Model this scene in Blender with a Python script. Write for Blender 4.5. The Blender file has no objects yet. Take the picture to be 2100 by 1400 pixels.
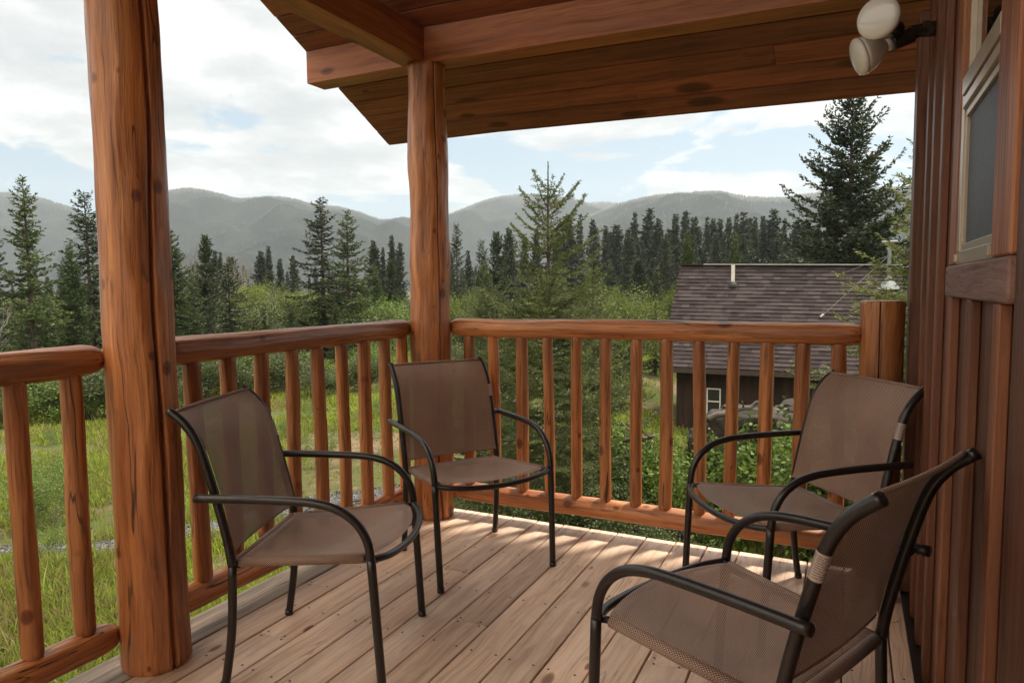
import bpy, math, random
import numpy as np
from mathutils import Vector, Matrix, noise

sc = bpy.context.scene
COL = sc.collection
PI = math.pi

# ------------------------------------------------------------------ camera
F_PX, YAW, PITCH, ROLL, EYE = 1413.7, 0.45442, 0.078542, -0.010156, 1.2221

def cam_axes():
    cy, sy = math.cos(YAW), math.sin(YAW)
    w = np.array([-sy*math.cos(PITCH), cy*math.cos(PITCH), -math.sin(PITCH)])
    right = np.array([cy, sy, 0.0]); up = np.cross(right, w)
    r = right*math.cos(ROLL)+up*math.sin(ROLL)
    u = -right*math.sin(ROLL)+up*math.cos(ROLL)
    return r, u, w
CR, CU, CW = cam_axes()
EYEP = np.array([0, 0, EYE])

def ray(px, py):
    return CR*(px-1050)/F_PX + CU*(700-py)/F_PX + CW

def at(px, py, ax, v):
    d = ray(px, py); t = (v-EYEP[ax])/d[ax]
    return EYEP+d*t

def atd(px, py, dist):
    """point at horizontal distance dist on the sight line"""
    d = ray(px, py); return EYEP+d*(dist/math.hypot(d[0], d[1]))

cd = bpy.data.cameras.new('camera'); cam = bpy.data.objects.new('camera', cd); COL.objects.link(cam)
cd.sensor_width = 36; cd.lens = F_PX/2100*36; cd.clip_end = 20000; cd.clip_start = 0.05
M = Matrix(((CR[0], CU[0], -CW[0], 0), (CR[1], CU[1], -CW[1], 0), (CR[2], CU[2], -CW[2], EYE), (0, 0, 0, 1)))
cam.matrix_world = M
sc.camera = cam

# ------------------------------------------------------------------ object helpers
def tag(o, label=None, cat=None, group=None, kind=None):
    if label: o['label'] = label
    if cat: o['category'] = cat
    if group: o['group'] = group
    if kind: o['kind'] = kind
    return o

def empty(name, loc=(0, 0, 0), rz=0, label=None, cat=None, group=None):
    o = bpy.data.objects.new(name, None); COL.objects.link(o)
    o.location = loc; o.rotation_euler = (0, 0, rz); o.empty_display_size = .2
    return tag(o, label, cat, group)

class MB:
    """collects geometry for ONE mesh"""
    def __init__(s): s.V = []; s.F = []; s.MI = []; s.n = 0; s.UV = None
    def add(s, V, F, mi=0):
        V = np.asarray(V, float).reshape(-1, 3)
        for f in F: s.F.append(tuple(int(i)+s.n for i in f)); s.MI.append(mi)
        s.V.append(V); s.n += len(V); return s
    def box(s, x0, x1, y0, y1, z0, z1, mi=0, f=None):
        v = [(x, y, z) for x in (x0, x1) for y in (y0, y1) for z in (z0, z1)]
        if f: v = [f(*q) for q in v]
        return s.add(v, [(0, 1, 3, 2), (4, 6, 7, 5), (0, 4, 5, 1), (2, 3, 7, 6), (0, 2, 6, 4), (1, 5, 7, 3)], mi)
    def cbox(s, x0, x1, y0, y1, z0, z1, c=.003, mi=0):
        """box with chamfered edges"""
        import itertools
        V = []; idx = {}
        for a, b, d in itertools.product((0, 1), repeat=3):
            X = (x0, x1)[a]; Y = (y0, y1)[b]; Z = (z0, z1)[d]
            sx, sy, sz = (1-2*a)*c, (1-2*b)*c, (1-2*d)*c
            for k, q in enumerate(((X, Y+sy, Z+sz), (X+sx, Y, Z+sz), (X+sx, Y+sy, Z))):
                idx[(a, b, d, k)] = len(V); V.append(q)
        F = []
        ring = [(0, 0), (1, 0), (1, 1), (0, 1)]
        for a in (0, 1): F.append([idx[(a, p, q, 0)] for p, q in (ring if a else ring[::-1])])
        for b in (0, 1): F.append([idx[(p, b, q, 1)] for p, q in (ring[::-1] if b else ring)])
        for d in (0, 1): F.append([idx[(p, q, d, 2)] for p, q in (ring if d else ring[::-1])])
        for b in (0, 1):
            for d in (0, 1): F.append([idx[(0, b, d, 1)], idx[(1, b, d, 1)], idx[(1, b, d, 2)], idx[(0, b, d, 2)]])
        for a in (0, 1):
            for d in (0, 1): F.append([idx[(a, 0, d, 0)], idx[(a, 1, d, 0)], idx[(a, 1, d, 2)], idx[(a, 0, d, 2)]])
        for a in (0, 1):
            for b in (0, 1): F.append([idx[(a, b, 0, 0)], idx[(a, b, 1, 0)], idx[(a, b, 1, 1)], idx[(a, b, 0, 1)]])
        for a, b, d in itertools.product((0, 1), repeat=3): F.append([idx[(a, b, d, k)] for k in range(3)])
        return s.add(V, F, mi)
    def tube(s, P, R, seg=8, mi=0, caps=True, flat=1.0):
        V, F = tube(P, R, seg, caps, flat); return s.add(V, F, mi)
    def build(s, name, mats, parent=None, smooth=False, uv=None, recalc=False):
        V = np.concatenate(s.V) if s.V else np.zeros((0, 3))
        me = bpy.data.meshes.new(name)
        me.from_pydata(V.tolist(), [], s.F)
        if not isinstance(mats, (list, tuple)): mats = [mats]
        for m in mats: me.materials.append(m)
        if len(mats) > 1: me.polygons.foreach_set('material_index', s.MI)
        if recalc:
            import bmesh
            bm = bmesh.new(); bm.from_mesh(me); bmesh.ops.recalc_face_normals(bm, faces=bm.faces); bm.to_mesh(me); bm.free()
        if smooth is True: me.polygons.foreach_set('use_smooth', [True]*len(me.polygons))
        elif smooth: me.shade_smooth() if False else None
        if uv is not None:
            l = me.uv_layers.new(name='UVMap'); li = np.zeros(len(me.loops), int); me.loops.foreach_get('vertex_index', li)
            l.data.foreach_set('uv', np.asarray(uv, float)[li].ravel())
        o = bpy.data.objects.new(name, me); COL.objects.link(o)
        if parent: o.parent = parent
        return o

def tube(P, R, seg=8, caps=True, flat=1.0):
    P = np.asarray(P, float); n = len(P)
    R = np.full(n, R, float) if np.isscalar(R) else np.asarray(R, float)
    T = np.gradient(P, axis=0); T /= np.linalg.norm(T, axis=1)[:, None]+1e-12
    ref = np.array([0, 0, 1.0]) if abs(T[0][2]) < .9 else np.array([0, 1.0, 0])
    N = np.cross(T[0], ref); N /= np.linalg.norm(N)
    A = np.linspace(0, 2*PI, seg, endpoint=False); V = []
    for i in range(n):
        N = N-T[i]*(N@T[i]); N /= np.linalg.norm(N); B = np.cross(T[i], N)
        V.append(P[i]+R[i]*(np.cos(A)[:, None]*N*flat+np.sin(A)[:, None]*B))
    V = np.concatenate(V); F = []
    for i in range(n-1):
        for j in range(seg):
            k = (j+1) % seg
            F.append((i*seg+j, i*seg+k, (i+1)*seg+k, (i+1)*seg+j))
    if caps:
        F.append(tuple(range(seg))[::-1]); F.append(tuple(range((n-1)*seg, n*seg)))
    return V, F

def spline(P, n=8):
    P = np.asarray(P, float); Q = np.vstack([2*P[0]-P[1], P, 2*P[-1]-P[-2]]); out = []
    for i in range(1, len(Q)-2):
        a, b, c, d = Q[i-1:i+3]
        for t in np.linspace(0, 1, n, endpoint=False):
            out.append(.5*((2*b)+(-a+c)*t+(2*a-5*b+4*c-d)*t*t+(-a+3*b-3*c+d)*t**3))
    out.append(P[-1]); return np.array(out)

def fast_mesh(name, V, F, mats, MI=None, smooth=False):
    me = bpy.data.meshes.new(name); V = np.asarray(V, np.float32); F = np.asarray(F, np.int32)
    me.vertices.add(len(V)); me.vertices.foreach_set('co', V.ravel())
    k = F.shape[1]; me.loops.add(F.size); me.loops.foreach_set('vertex_index', F.ravel())
    me.polygons.add(len(F)); me.polygons.foreach_set('loop_start', np.arange(0, F.size, k, dtype=np.int32))
    for m in mats: me.materials.append(m)
    if MI is not None: me.polygons.foreach_set('material_index', np.asarray(MI, np.int32))
    if smooth: me.polygons.foreach_set('use_smooth', np.ones(len(F), bool))
    me.update(calc_edges=True); me.validate(); return me

def link(name, me, parent=None, loc=None):
    o = bpy.data.objects.new(name, me); COL.objects.link(o)
    if parent: o.parent = parent
    if loc is not None: o.location = loc
    return o

def children(o): return [c for c in COL.objects if c.parent == o]

def copy_tree(o, kids, parent=None):
    c = o.copy(); COL.objects.link(c)
    if parent: c.parent = parent
    for k in kids:
        d = k.copy(); COL.objects.link(d); d.parent = c
    return c

# ------------------------------------------------------------------ material helpers
class NT:
    def __init__(s, name, disp=False):
        s.m = bpy.data.materials.new(name); s.m.use_nodes = True; s.t = s.m.node_tree; s.t.nodes.clear()
    def n(s, ty, **kw):
        x = s.t.nodes.new(ty); ins = kw.pop('ins', {})
        for k, v in kw.items(): setattr(x, k, v)
        for k, v in ins.items():
            if isinstance(v, tuple) and len(v) == 2 and hasattr(v[0], 'outputs'): s.t.links.new(v[0].outputs[v[1]], x.inputs[k])
            elif hasattr(v, 'outputs'): s.t.links.new(v.outputs[0], x.inputs[k])
            else: x.inputs[k].default_value = v
        return x
    def math(s, op, a, b=None, clamp=False):
        i = {0: a}
        if b is not None: i[1] = b
        return s.n('ShaderNodeMath', operation=op, use_clamp=clamp, ins=i)
    def ramp(s, fac, stops, interp='LINEAR'):
        r = s.n('ShaderNodeValToRGB', ins={0: fac}); cr = r.color_ramp; cr.interpolation = interp
        while len(cr.elements) < len(stops): cr.elements.new(.5)
        for e, (p, c) in zip(cr.elements, stops):
            e.position = p; e.color = (*c, 1) if len(c) == 3 else c
        return r
    def mix(s, fac, a, b, mode='MIX'):
        x = s.n('ShaderNodeMix', data_type='RGBA', blend_type=mode)
        for k, v in ((0, fac), (6, a), (7, b)):
            if isinstance(v, tuple) and len(v) == 2 and hasattr(v[0], 'outputs'): s.t.links.new(v[0].outputs[v[1]], x.inputs[k])
            elif hasattr(v, 'outputs'): s.t.links.new(v.outputs[2] if v.bl_idname == 'ShaderNodeMix' else v.outputs[0], x.inputs[k])
            else: x.inputs[k].default_value = (*v, 1) if isinstance(v, tuple) and len(v) == 3 else v
        return x
    def out(s, sh, k=0, vol=None):
        o = s.n('ShaderNodeOutputMaterial')
        if sh is not None: s.t.links.new(sh.outputs[k], o.inputs[0])
        if vol is not None: s.t.links.new(vol.outputs[0], o.inputs[1])
        return s.m

def mo(x): return (x, 2)

def simple(name, col, rough=.5, metal=0, coat=0, var=.12, scale=8.0, bump=0.0, spec=.5):
    t = NT(name); tc = t.n('ShaderNodeTexCoord')
    nz = t.n('ShaderNodeTexNoise', ins={'Vector': (tc, 3), 'Scale': scale, 'Detail': 5.0, 'Roughness': .6})
    r = t.ramp(nz, [(.3, tuple(c*(1-var) for c in col)), (.7, tuple(min(1, c*(1+var)) for c in col))])
    b = t.n('ShaderNodeBsdfPrincipled', ins={'Base Color': r, 'Roughness': rough, 'Metallic': metal, 'Coat Weight': coat, 'Specular IOR Level': spec})
    if bump:
        bp = t.n('ShaderNodeBump', ins={'Height': nz, 'Strength': bump, 'Distance': .01}); t.t.links.new(bp.outputs[0], b.inputs['Normal'])
    return t.out(b)

def wood(name, axis, cols, along=1.2, across=28.0, rough=.5, knots=(5.0, 2.2), kn=.085, island=False, coat=0.0, bump=.25,
         streak=.6, weather=None, crk=0.0):
    """grain stretched along an axis, blotches, knots and darker streaks"""
    t = NT(name); tc = t.n('ShaderNodeTexCoord'); oi = t.n('ShaderNodeObjectInfo'); ge = t.n('ShaderNodeNewGeometry')
    rnd = (ge, 'Random Per Island') if island else (oi, 'Random')
    off = t.n('ShaderNodeVectorMath', operation='SCALE', ins={0: (1.0, 1.7, 2.3)}); 
    sc_ = t.math('MULTIPLY', rnd, 37.0); t.t.links.new(sc_.outputs[0], off.inputs['Scale'])
    pos = t.n('ShaderNodeVectorMath', operation='ADD', ins={0: (tc, 3), 1: off})
    # warp
    wz = t.n('ShaderNodeTexNoise', ins={'Vector': pos, 'Scale': 2.5, 'Detail': 2.0})
    wv = t.n('ShaderNodeVectorMath', operation='SCALE', ins={0: (wz, 1)}); wv.inputs['Scale'].default_value = .045
    p2 = t.n('ShaderNodeVectorMath', operation='ADD', ins={0: pos, 1: wv})
    s = [across]*3; s[axis] = along
    mp = t.n('ShaderNodeVectorMath', operation='MULTIPLY', ins={0: p2, 1: tuple(s)})
    g1 = t.n('ShaderNodeTexNoise', ins={'Vector': mp, 'Scale': 1.0, 'Detail': 6.0, 'Roughness': .65})
    s2 = [across*3.2]*3; s2[axis] = along*2.2
    mp2 = t.n('ShaderNodeVectorMath', operation='MULTIPLY', ins={0: p2, 1: tuple(s2)})
    g2 = t.n('ShaderNodeTexNoise', ins={'Vector': mp2, 'Scale': 1.0, 'Detail': 3.0, 'Roughness': .7})
    bl = [4.0]*3; bl[axis] = 1.3
    mb = t.n('ShaderNodeVectorMath', operation='MULTIPLY', ins={0: pos, 1: tuple(bl)})
    g3 = t.n('ShaderNodeTexNoise', ins={'Vector': mb, 'Scale': 1.0, 'Detail': 4.0, 'Roughness': .6})
    c = t.ramp(g1, [(.28, cols[0]), (.5, cols[1]), (.72, cols[2])])
    bl2 = t.ramp(g3, [(.3, (.62, .58, .56)), (.5, (1, 1, 1)), (.72, (1.18, 1.12, 1.05))])
    c2 = t.mix(.8, c, bl2, 'MULTIPLY')
    st = t.ramp(g2, [(.34, (.45, .4, .38)), (.48, (1, 1, 1))])
    c3 = t.mix(streak, mo(c2), st, 'MULTIPLY')
    # per board / per log tone
    tone = t.ramp(t.math('FRACT', t.math('MULTIPLY', rnd, 7.31)), [(0, (.78, .76, .74)), (.5, (1, 1, 1)), (1, (1.16, 1.1, 1.04))])
    c4 = t.mix(.9, mo(c3), tone, 'MULTIPLY')
    # knots
    ks = [knots[0]]*3; ks[axis] = knots[1]
    mk = t.n('ShaderNodeVectorMath', operation='MULTIPLY', ins={0: p2, 1: tuple(ks)})
    vo = t.n('ShaderNodeTexVoronoi', feature='F1', ins={'Vector': mk, 'Scale': 1.0, 'Randomness': 1.0})
    sel = t.n('ShaderNodeSeparateColor', ins={0: (vo, 1)})
    thr = t.math('MULTIPLY', (sel, 0), kn*1.9)
    kd = t.math('DIVIDE', (vo, 0), t.math('ADD', thr, .012))
    kr = t.ramp(kd, [(.0, (.12, .07, .05)), (.5, (.30, .18, .12)), (.72, (.42, .27, .19)), (.86, (.8, .66, .55)), (1.0, (1, 1, 1))])
    c5 = t.mix(.92, mo(c4), kr, 'MULTIPLY')
    if crk:
        s4 = [across*1.1]*3; s4[axis] = along*.55
        m4 = t.n('ShaderNodeVectorMath', operation='MULTIPLY', ins={0: p2, 1: tuple(s4)})
        n4 = t.n('ShaderNodeTexNoise', ins={'Vector': m4, 'Scale': 1.0, 'Detail': 2.0, 'Roughness': .5})
        ab = t.math('ABSOLUTE', t.math('SUBTRACT', n4, .5))
        gate = t.n('ShaderNodeMapRange', ins={0: g3, 1: .46, 2: .56, 3: 0.0, 4: 1.0})
        cl = t.n('ShaderNodeMapRange', ins={0: ab, 1: .004, 2: .013, 3: 1.0, 4: 0.0})
        cf = t.math('MULTIPLY', t.math('MULTIPLY', cl, gate), crk)
        c5 = t.mix(cf, mo(c5), (.03, .015, .009))
        gy = t.n('ShaderNodeTexNoise', ins={'Vector': mb, 'Scale': 1.7, 'Detail': 5.0, 'Roughness': .7})
        gf = t.n('ShaderNodeMapRange', ins={0: gy, 1: .55, 2: .72, 3: 0.0, 4: .42})
        c5 = t.mix(gf, mo(c5), (.24, .135, .085))
    last = c5
    if weather:
        sx = t.n('ShaderNodeSeparateXYZ', ins={0: (tc, 3)})
        wn = t.math('MULTIPLY', t.math('SUBTRACT', g3, .5), .5)
        d = t.math('ADD', (sx, weather[0]), wn)
        w = t.n('ShaderNodeMapRange', ins={0: d, 1: weather[1], 2: weather[2], 3: 0.0, 4: weather[3]})
        gr = t.mix(g1, (.13, .12, .12), (.42, .38, .34))
        last = t.mix(w, mo(c5), mo(gr))
    rg = t.n('ShaderNodeMapRange', ins={0: g2, 1: .3, 2: .7, 3: rough+.12, 4: rough-.1})
    b = t.n('ShaderNodeBsdfPrincipled', ins={'Base Color': mo(last), 'Roughness': rg, 'Coat Weight': coat, 'Coat Roughness': .35})
    h = t.math('ADD', t.math('MULTIPLY', g1, .6), t.math('MULTIPLY', g2, .5))
    bp = t.n('ShaderNodeBump', ins={'Height': h, 'Strength': bump, 'Distance': .006}); t.t.links.new(bp.outputs[0], b.inputs['Normal'])
    return t.out(b)

def foliage(name, c1, c2, c3, scale=1.2, trans=.3, rough=.55, island=True):
    t = NT(name); tc = t.n('ShaderNodeTexCoord'); ge = t.n('ShaderNodeNewGeometry'); oi = t.n('ShaderNodeObjectInfo')
    nz = t.n('ShaderNodeTexNoise', ins={'Vector': (tc, 3), 'Scale': scale, 'Detail': 3.0})
    f = t.math('ADD', t.math('MULTIPLY', nz, .75), t.math('MULTIPLY', (ge, 'Random Per Island'), .3))
    r = t.ramp(f, [(.3, c1), (.52, c2), (.78, c3)])
    tn = t.ramp((oi, 'Random'), [(0, (.8, .82, .85)), (1, (1.15, 1.1, 1.0))])
    c = t.mix(1.0, r, tn, 'MULTIPLY')
    b = t.n('ShaderNodeBsdfPrincipled', ins={'Base Color': mo(c), 'Roughness': rough, 'Specular IOR Level': .35})
    tr = t.n('ShaderNodeBsdfTranslucent', ins={0: mo(c)})
    m = t.n('ShaderNodeMixShader', ins={0: trans, 1: b, 2: tr})
    return t.out(m)

# palette
LOGC = [(.15, .048, .018), (.45, .163, .053), (.68, .30, .110)]
m_logz = wood('stained_log_upright', 2, LOGC, along=1.0, across=20, rough=.42, coat=.15, knots=(10, 7), kn=.15, bump=1.0, crk=.9, streak=.9)
m_logx = wood('stained_log_across', 0, LOGC, along=1.0, across=20, rough=.46, coat=.12, knots=(10, 7), kn=.15, bump=1.0, crk=.9, streak=.9)
m_logy = wood('stained_log_along', 1, LOGC, along=1.0, across=20, rough=.42, coat=.15, knots=(10, 7), kn=.15, bump=1.0, crk=.9, streak=.9)
m_check = simple('drying_crack', (.035, .02, .013), .9)
BEAMC = [(.19, .056, .02), (.33, .105, .036), (.43, .155, .055)]
m_beamx = wood('stained_beam_across', 0, BEAMC, along=.8, across=16, rough=.5, bump=.25, knots=(4, 1.6), kn=.06, coat=.05)
m_beamy = wood('stained_beam_along', 1, BEAMC, along=.8, across=16, rough=.5, bump=.25, knots=(4, 1.6), kn=.06, coat=.05)
m_soffit = wood('soffit_board', 0, [(.13, .036, .020), (.25, .073, .036), (.35, .115, .055)], along=.9, across=22, rough=.5, island=True, knots=(7, 2.6), kn=.16, bump=.5)
m_deck = wood('deck_board', 1, [(.48, .31, .215), (.70, .505, .38), (.79, .625, .49)], along=.9, across=22, rough=.5, island=True,
              knots=(7, 3.2), kn=.10, streak=.42, bump=.4, crk=.35, weather=(1, 2.95, 3.35, .75))
m_rimw = wood('weathered_board', 1, [(.10, .09, .085), (.24, .205, .175), (.40, .33, .27)], along=.8, across=34, rough=.8, knots=(6, 2), kn=.05, streak=.8, bump=.6)
m_side = wood('siding_board', 2, [(.06, .022, .013), (.11, .040, .022), (.16, .063, .032)], along=.6, across=22, rough=.5, island=True, knots=(5, 1.5), kn=.08, bump=.35)
m_batten = wood('siding_batten', 2, [(.085, .030, .016), (.165, .060, .029), (.24, .095, .045)], along=.6, across=22, rough=.5, knots=(5, 1.5), kn=.08, bump=.35)
m_casing = wood('window_casing', 2, [(.17, .055, .025), (.32, .115, .05), (.44, .185, .08)], along=.8, across=24, rough=.55, knots=(6, 2.0), kn=.13, bump=.5, streak=.9)
m_sill = wood('sill_board', 1, [(.15, .075, .06), (.25, .13, .105), (.34, .2, .165)], along=1.4, across=24, rough=.6, knots=(6, 2.0), kn=.05, bump=.6, streak=.8)
m_metal = simple('bronze_tube', (.017, .012, .011), .38, metal=.2, coat=.18, var=.2, scale=30, spec=.55)
m_black = simple('black_fixture', (.018, .015, .014), .3, coat=.3)
m_alu = simple('tan_window_metal', (.50, .41, .32), .32, metal=.55, var=.08, scale=20)
m_nail = simple('nail_head', (.05, .035, .028), .6, metal=.3)
m_sticker = simple('sticker_paper', (.42, .31, .26), .5)
m_ink = simple('sticker_print', (.10, .085, .085), .6)

def m_fabric():
    t = NT('sling_fabric'); uv = t.n('ShaderNodeUVMap'); 
    s = t.n('ShaderNodeSeparateXYZ', ins={0: uv})
    A = 2*PI/.0072
    u = t.math('SINE', t.math('MULTIPLY', (s, 0), A)); v = t.math('SINE', t.math('MULTIPLY', (s, 1), A*1.15))
    chk = t.math('MULTIPLY', u, v)
    d = t.math('SINE', t.math('MULTIPLY', t.math('ADD', (s, 0), t.math('MULTIPLY', (s, 1), .45)), A*.5))
    f = t.math('MULTIPLY', chk, .45)
    f2 = t.math('ADD', f, .5, True)
    tc = t.n('ShaderNodeTexCoord'); nz = t.n('ShaderNodeTexNoise', ins={'Vector': (tc, 3), 'Scale': 5.0, 'Detail': 4.0})
    c = t.ramp(f2, [(.22, (.080, .040, .028)), (.5, (.245, .140, .102)), (.78, (.54, .36, .275))])
    du = t.ramp(nz, [(.35, (.86, .85, .86)), (.65, (1.1, 1.12, 1.06))])
    c2 = t.mix(1.0, c, du, 'MULTIPLY')
    b = t.n('ShaderNodeBsdfPrincipled', ins={'Base Color': mo(c2), 'Roughness': .6, 'Sheen Weight': .1})
    tl = t.n('ShaderNodeBsdfTranslucent', ins={0: mo(c2)})
    m1 = t.n('ShaderNodeMixShader', ins={0: .12, 1: b, 2: tl})
    tp = t.n('ShaderNodeBsdfTransparent')
    hole = t.n('ShaderNodeMapRange', ins={0: chk, 1: -.62, 2: -.9, 3: 0.0, 4: .85})
    m2 = t.n('ShaderNodeMixShader', ins={0: t.math('MULTIPLY', hole, .95), 1: m1, 2: tp})
    bp = t.n('ShaderNodeBump', ins={'Height': chk, 'Strength': .25, 'Distance': .001}); t.t.links.new(bp.outputs[0], b.inputs['Normal'])
    return t.out(m2)
m_sling = m_fabric()

# ------------------------------------------------------------------ world: physical sky with a layer of cloud
SUN_EL, SUN_AZ = math.radians(64), math.radians(32)       # azimuth measured from +Y towards +X
sd = Vector((math.sin(SUN_AZ)*math.cos(SUN_EL), math.cos(SUN_AZ)*math.cos(SUN_EL), math.sin(SUN_EL)))
w = bpy.data.worlds.new('World'); sc.world = w; w.use_nodes = True; nt = w.node_tree; nt.nodes.clear()
W = NT.__new__(NT); W.t = nt
sky = W.n('ShaderNodeTexSky', sky_type='NISHITA', sun_disc=False, sun_elevation=SUN_EL, sun_rotation=SUN_AZ, air_density=1.0, dust_density=2.0, ozone_density=1.2)
tc = W.n('ShaderNodeTexCoord'); sp = W.n('ShaderNodeSeparateXYZ', ins={0: (tc, 0)})
den = W.math('ADD', W.math('MAXIMUM', (sp, 2), 0.0), .16)
cx = W.math('DIVIDE', (sp, 0), den); cy = W.math('DIVIDE', (sp, 1), den)
cv = W.n('ShaderNodeCombineXYZ', ins={0: W.math('ADD', W.math('MULTIPLY', cx, .9), 4.2), 1: W.math('ADD', W.math('MULTIPLY', cy, .9), 14.4), 2: 0.4})
n1 = W.n('ShaderNodeTexNoise', ins={'Vector': cv, 'Scale': 1.6, 'Detail': 10.0, 'Roughness': .56, 'Distortion': .5})
cv2 = W.n('ShaderNodeVectorMath', operation='ADD', ins={0: cv, 1: (4.7, 2.2, 1.3)})
n2 = W.n('ShaderNodeTexNoise', ins={'Vector': cv2, 'Scale': .45, 'Detail': 3.0, 'Roughness': .5})
cov = W.math('ADD', W.math('MULTIPLY', n1, .7), W.math('MULTIPLY', n2, .5))
cm = W.n('ShaderNodeMapRange', interpolation_type='SMOOTHSTEP', ins={0: cov, 1: .520, 2: .575, 3: 0.0, 4: 1.0})
CLOUD_CM = cm
back = W.n('ShaderNodeMapRange', interpolation_type='SMOOTHSTEP', ins={0: (sp, 1), 1: .1, 2: -.5, 3: 1.0, 4: 1.75})  # added fill: sky behind the camera brightened to light the porch
n3 = W.n('ShaderNodeTexNoise', ins={'Vector': cv, 'Scale': 2.6, 'Detail': 7.0, 'Roughness': .6})
cc = W.ramp(n3, [(.36, (3.8, 3.9, 4.1)), (.48, (4.8, 4.85, 4.9)), (.6, (6.6, 6.5, 6.4))])
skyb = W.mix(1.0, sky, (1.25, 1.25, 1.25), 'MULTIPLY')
# pale the blue a little as thin high cloud does
pale = W.mix(.85, mo(skyb), (2.2, 3.35, 4.4))
# overhead sky brightened as added fill light for the porch
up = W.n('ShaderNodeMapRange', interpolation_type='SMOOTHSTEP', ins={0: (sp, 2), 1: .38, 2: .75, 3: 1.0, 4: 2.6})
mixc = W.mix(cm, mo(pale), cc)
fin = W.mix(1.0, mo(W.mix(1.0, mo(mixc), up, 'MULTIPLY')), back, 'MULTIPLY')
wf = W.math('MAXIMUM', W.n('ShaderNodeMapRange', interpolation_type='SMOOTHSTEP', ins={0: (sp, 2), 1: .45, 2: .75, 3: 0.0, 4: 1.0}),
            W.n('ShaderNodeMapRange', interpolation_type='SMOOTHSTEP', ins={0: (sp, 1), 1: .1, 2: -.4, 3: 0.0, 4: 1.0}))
fill_tint = W.mix(wf, (1.0, 1.0, 1.0), (1.12, .95, .74))  # warms the added fill sky overhead and behind the camera
fin = W.mix(1.0, mo(fin), mo(fill_tint), 'MULTIPLY')
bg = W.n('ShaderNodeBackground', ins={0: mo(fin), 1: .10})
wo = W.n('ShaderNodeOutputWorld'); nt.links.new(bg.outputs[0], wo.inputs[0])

sl = bpy.data.lights.new('sun', 'SUN'); sl.energy = 4.0; sl.angle = math.radians(5); sl.color = (1, .93, .80)
so = bpy.data.objects.new('sun', sl); COL.objects.link(so)
so.rotation_euler = (-sd).to_track_quat('-Z', 'Y').to_euler()

# ------------------------------------------------------------------ terrain
def gz(x, y):
    d = math.hypot(x, y)
    b = -1.38-.036*min(max(d-4, 0), 60)
    b -= .02*min(max(d-64, 0), 60)
    sx = min(1, max(0, (x+8.5)/4.5)); sy = min(1, max(0, (y-6)/12)); b -= 1.05*sx*sx*(3-2*sx)*sy*sy*(3-2*sy)
    b += .10*noise.noise((x*.25, y*.25, 1.3))*min(1, d/6)+.35*noise.noise((x*.035, y*.035, 4.0))*min(1, d/40)
    return b
def ground():
    rs = [0.0]; r = .6
    while r < 4200: rs.append(r); r *= 1.055
    n = 160; V = [(0, 0, gz(0, 0))]
    for r in rs[1:]:
        for j in range(n):
            a = 2*PI*j/n; x, y = r*math.cos(a), r*math.sin(a); V.append((x, y, gz(x, y)))
    F = [(0, 1+j, 1+(j+1) % n) for j in range(n)]
    for i in range(len(rs)-2):
        for j in range(n):
            a = 1+i*n+j; b = 1+i*n+(j+1) % n; F.append((a, a+n, b+n, b))
    t = NT('meadow_ground'); tc = t.n('ShaderNodeTexCoord')
    a = t.n('ShaderNodeTexNoise', ins={'Vector': (tc, 3), 'Scale': .35, 'Detail': 8.0, 'Roughness': .65})
    b = t.n('ShaderNodeTexNoise', ins={'Vector': (tc, 3), 'Scale': 7.0, 'Detail': 5.0, 'Roughness': .7})
    f = t.math('ADD', t.math('MULTIPLY', a, .6), t.math('MULTIPLY', b, .4))
    r = t.ramp(f, [(.40, (.17, .12, .08)), (.47, (.085, .075, .035)), (.56, (.06, .08, .022)), (.68, (.085, .11, .028))])
    bs = t.n('ShaderNodeBsdfPrincipled', ins={'Base Color': r, 'Roughness': .95, 'Specular IOR Level': .1})
    bp = t.n('ShaderNodeBump', ins={'Height': b, 'Strength': .6, 'Distance': .08}); t.t.links.new(bp.outputs[0], bs.inputs['Normal'])
    o = MB().add(V, F).build('ground', t.out(bs), smooth=True)
    tag(o, kind='structure')
ground()

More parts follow.
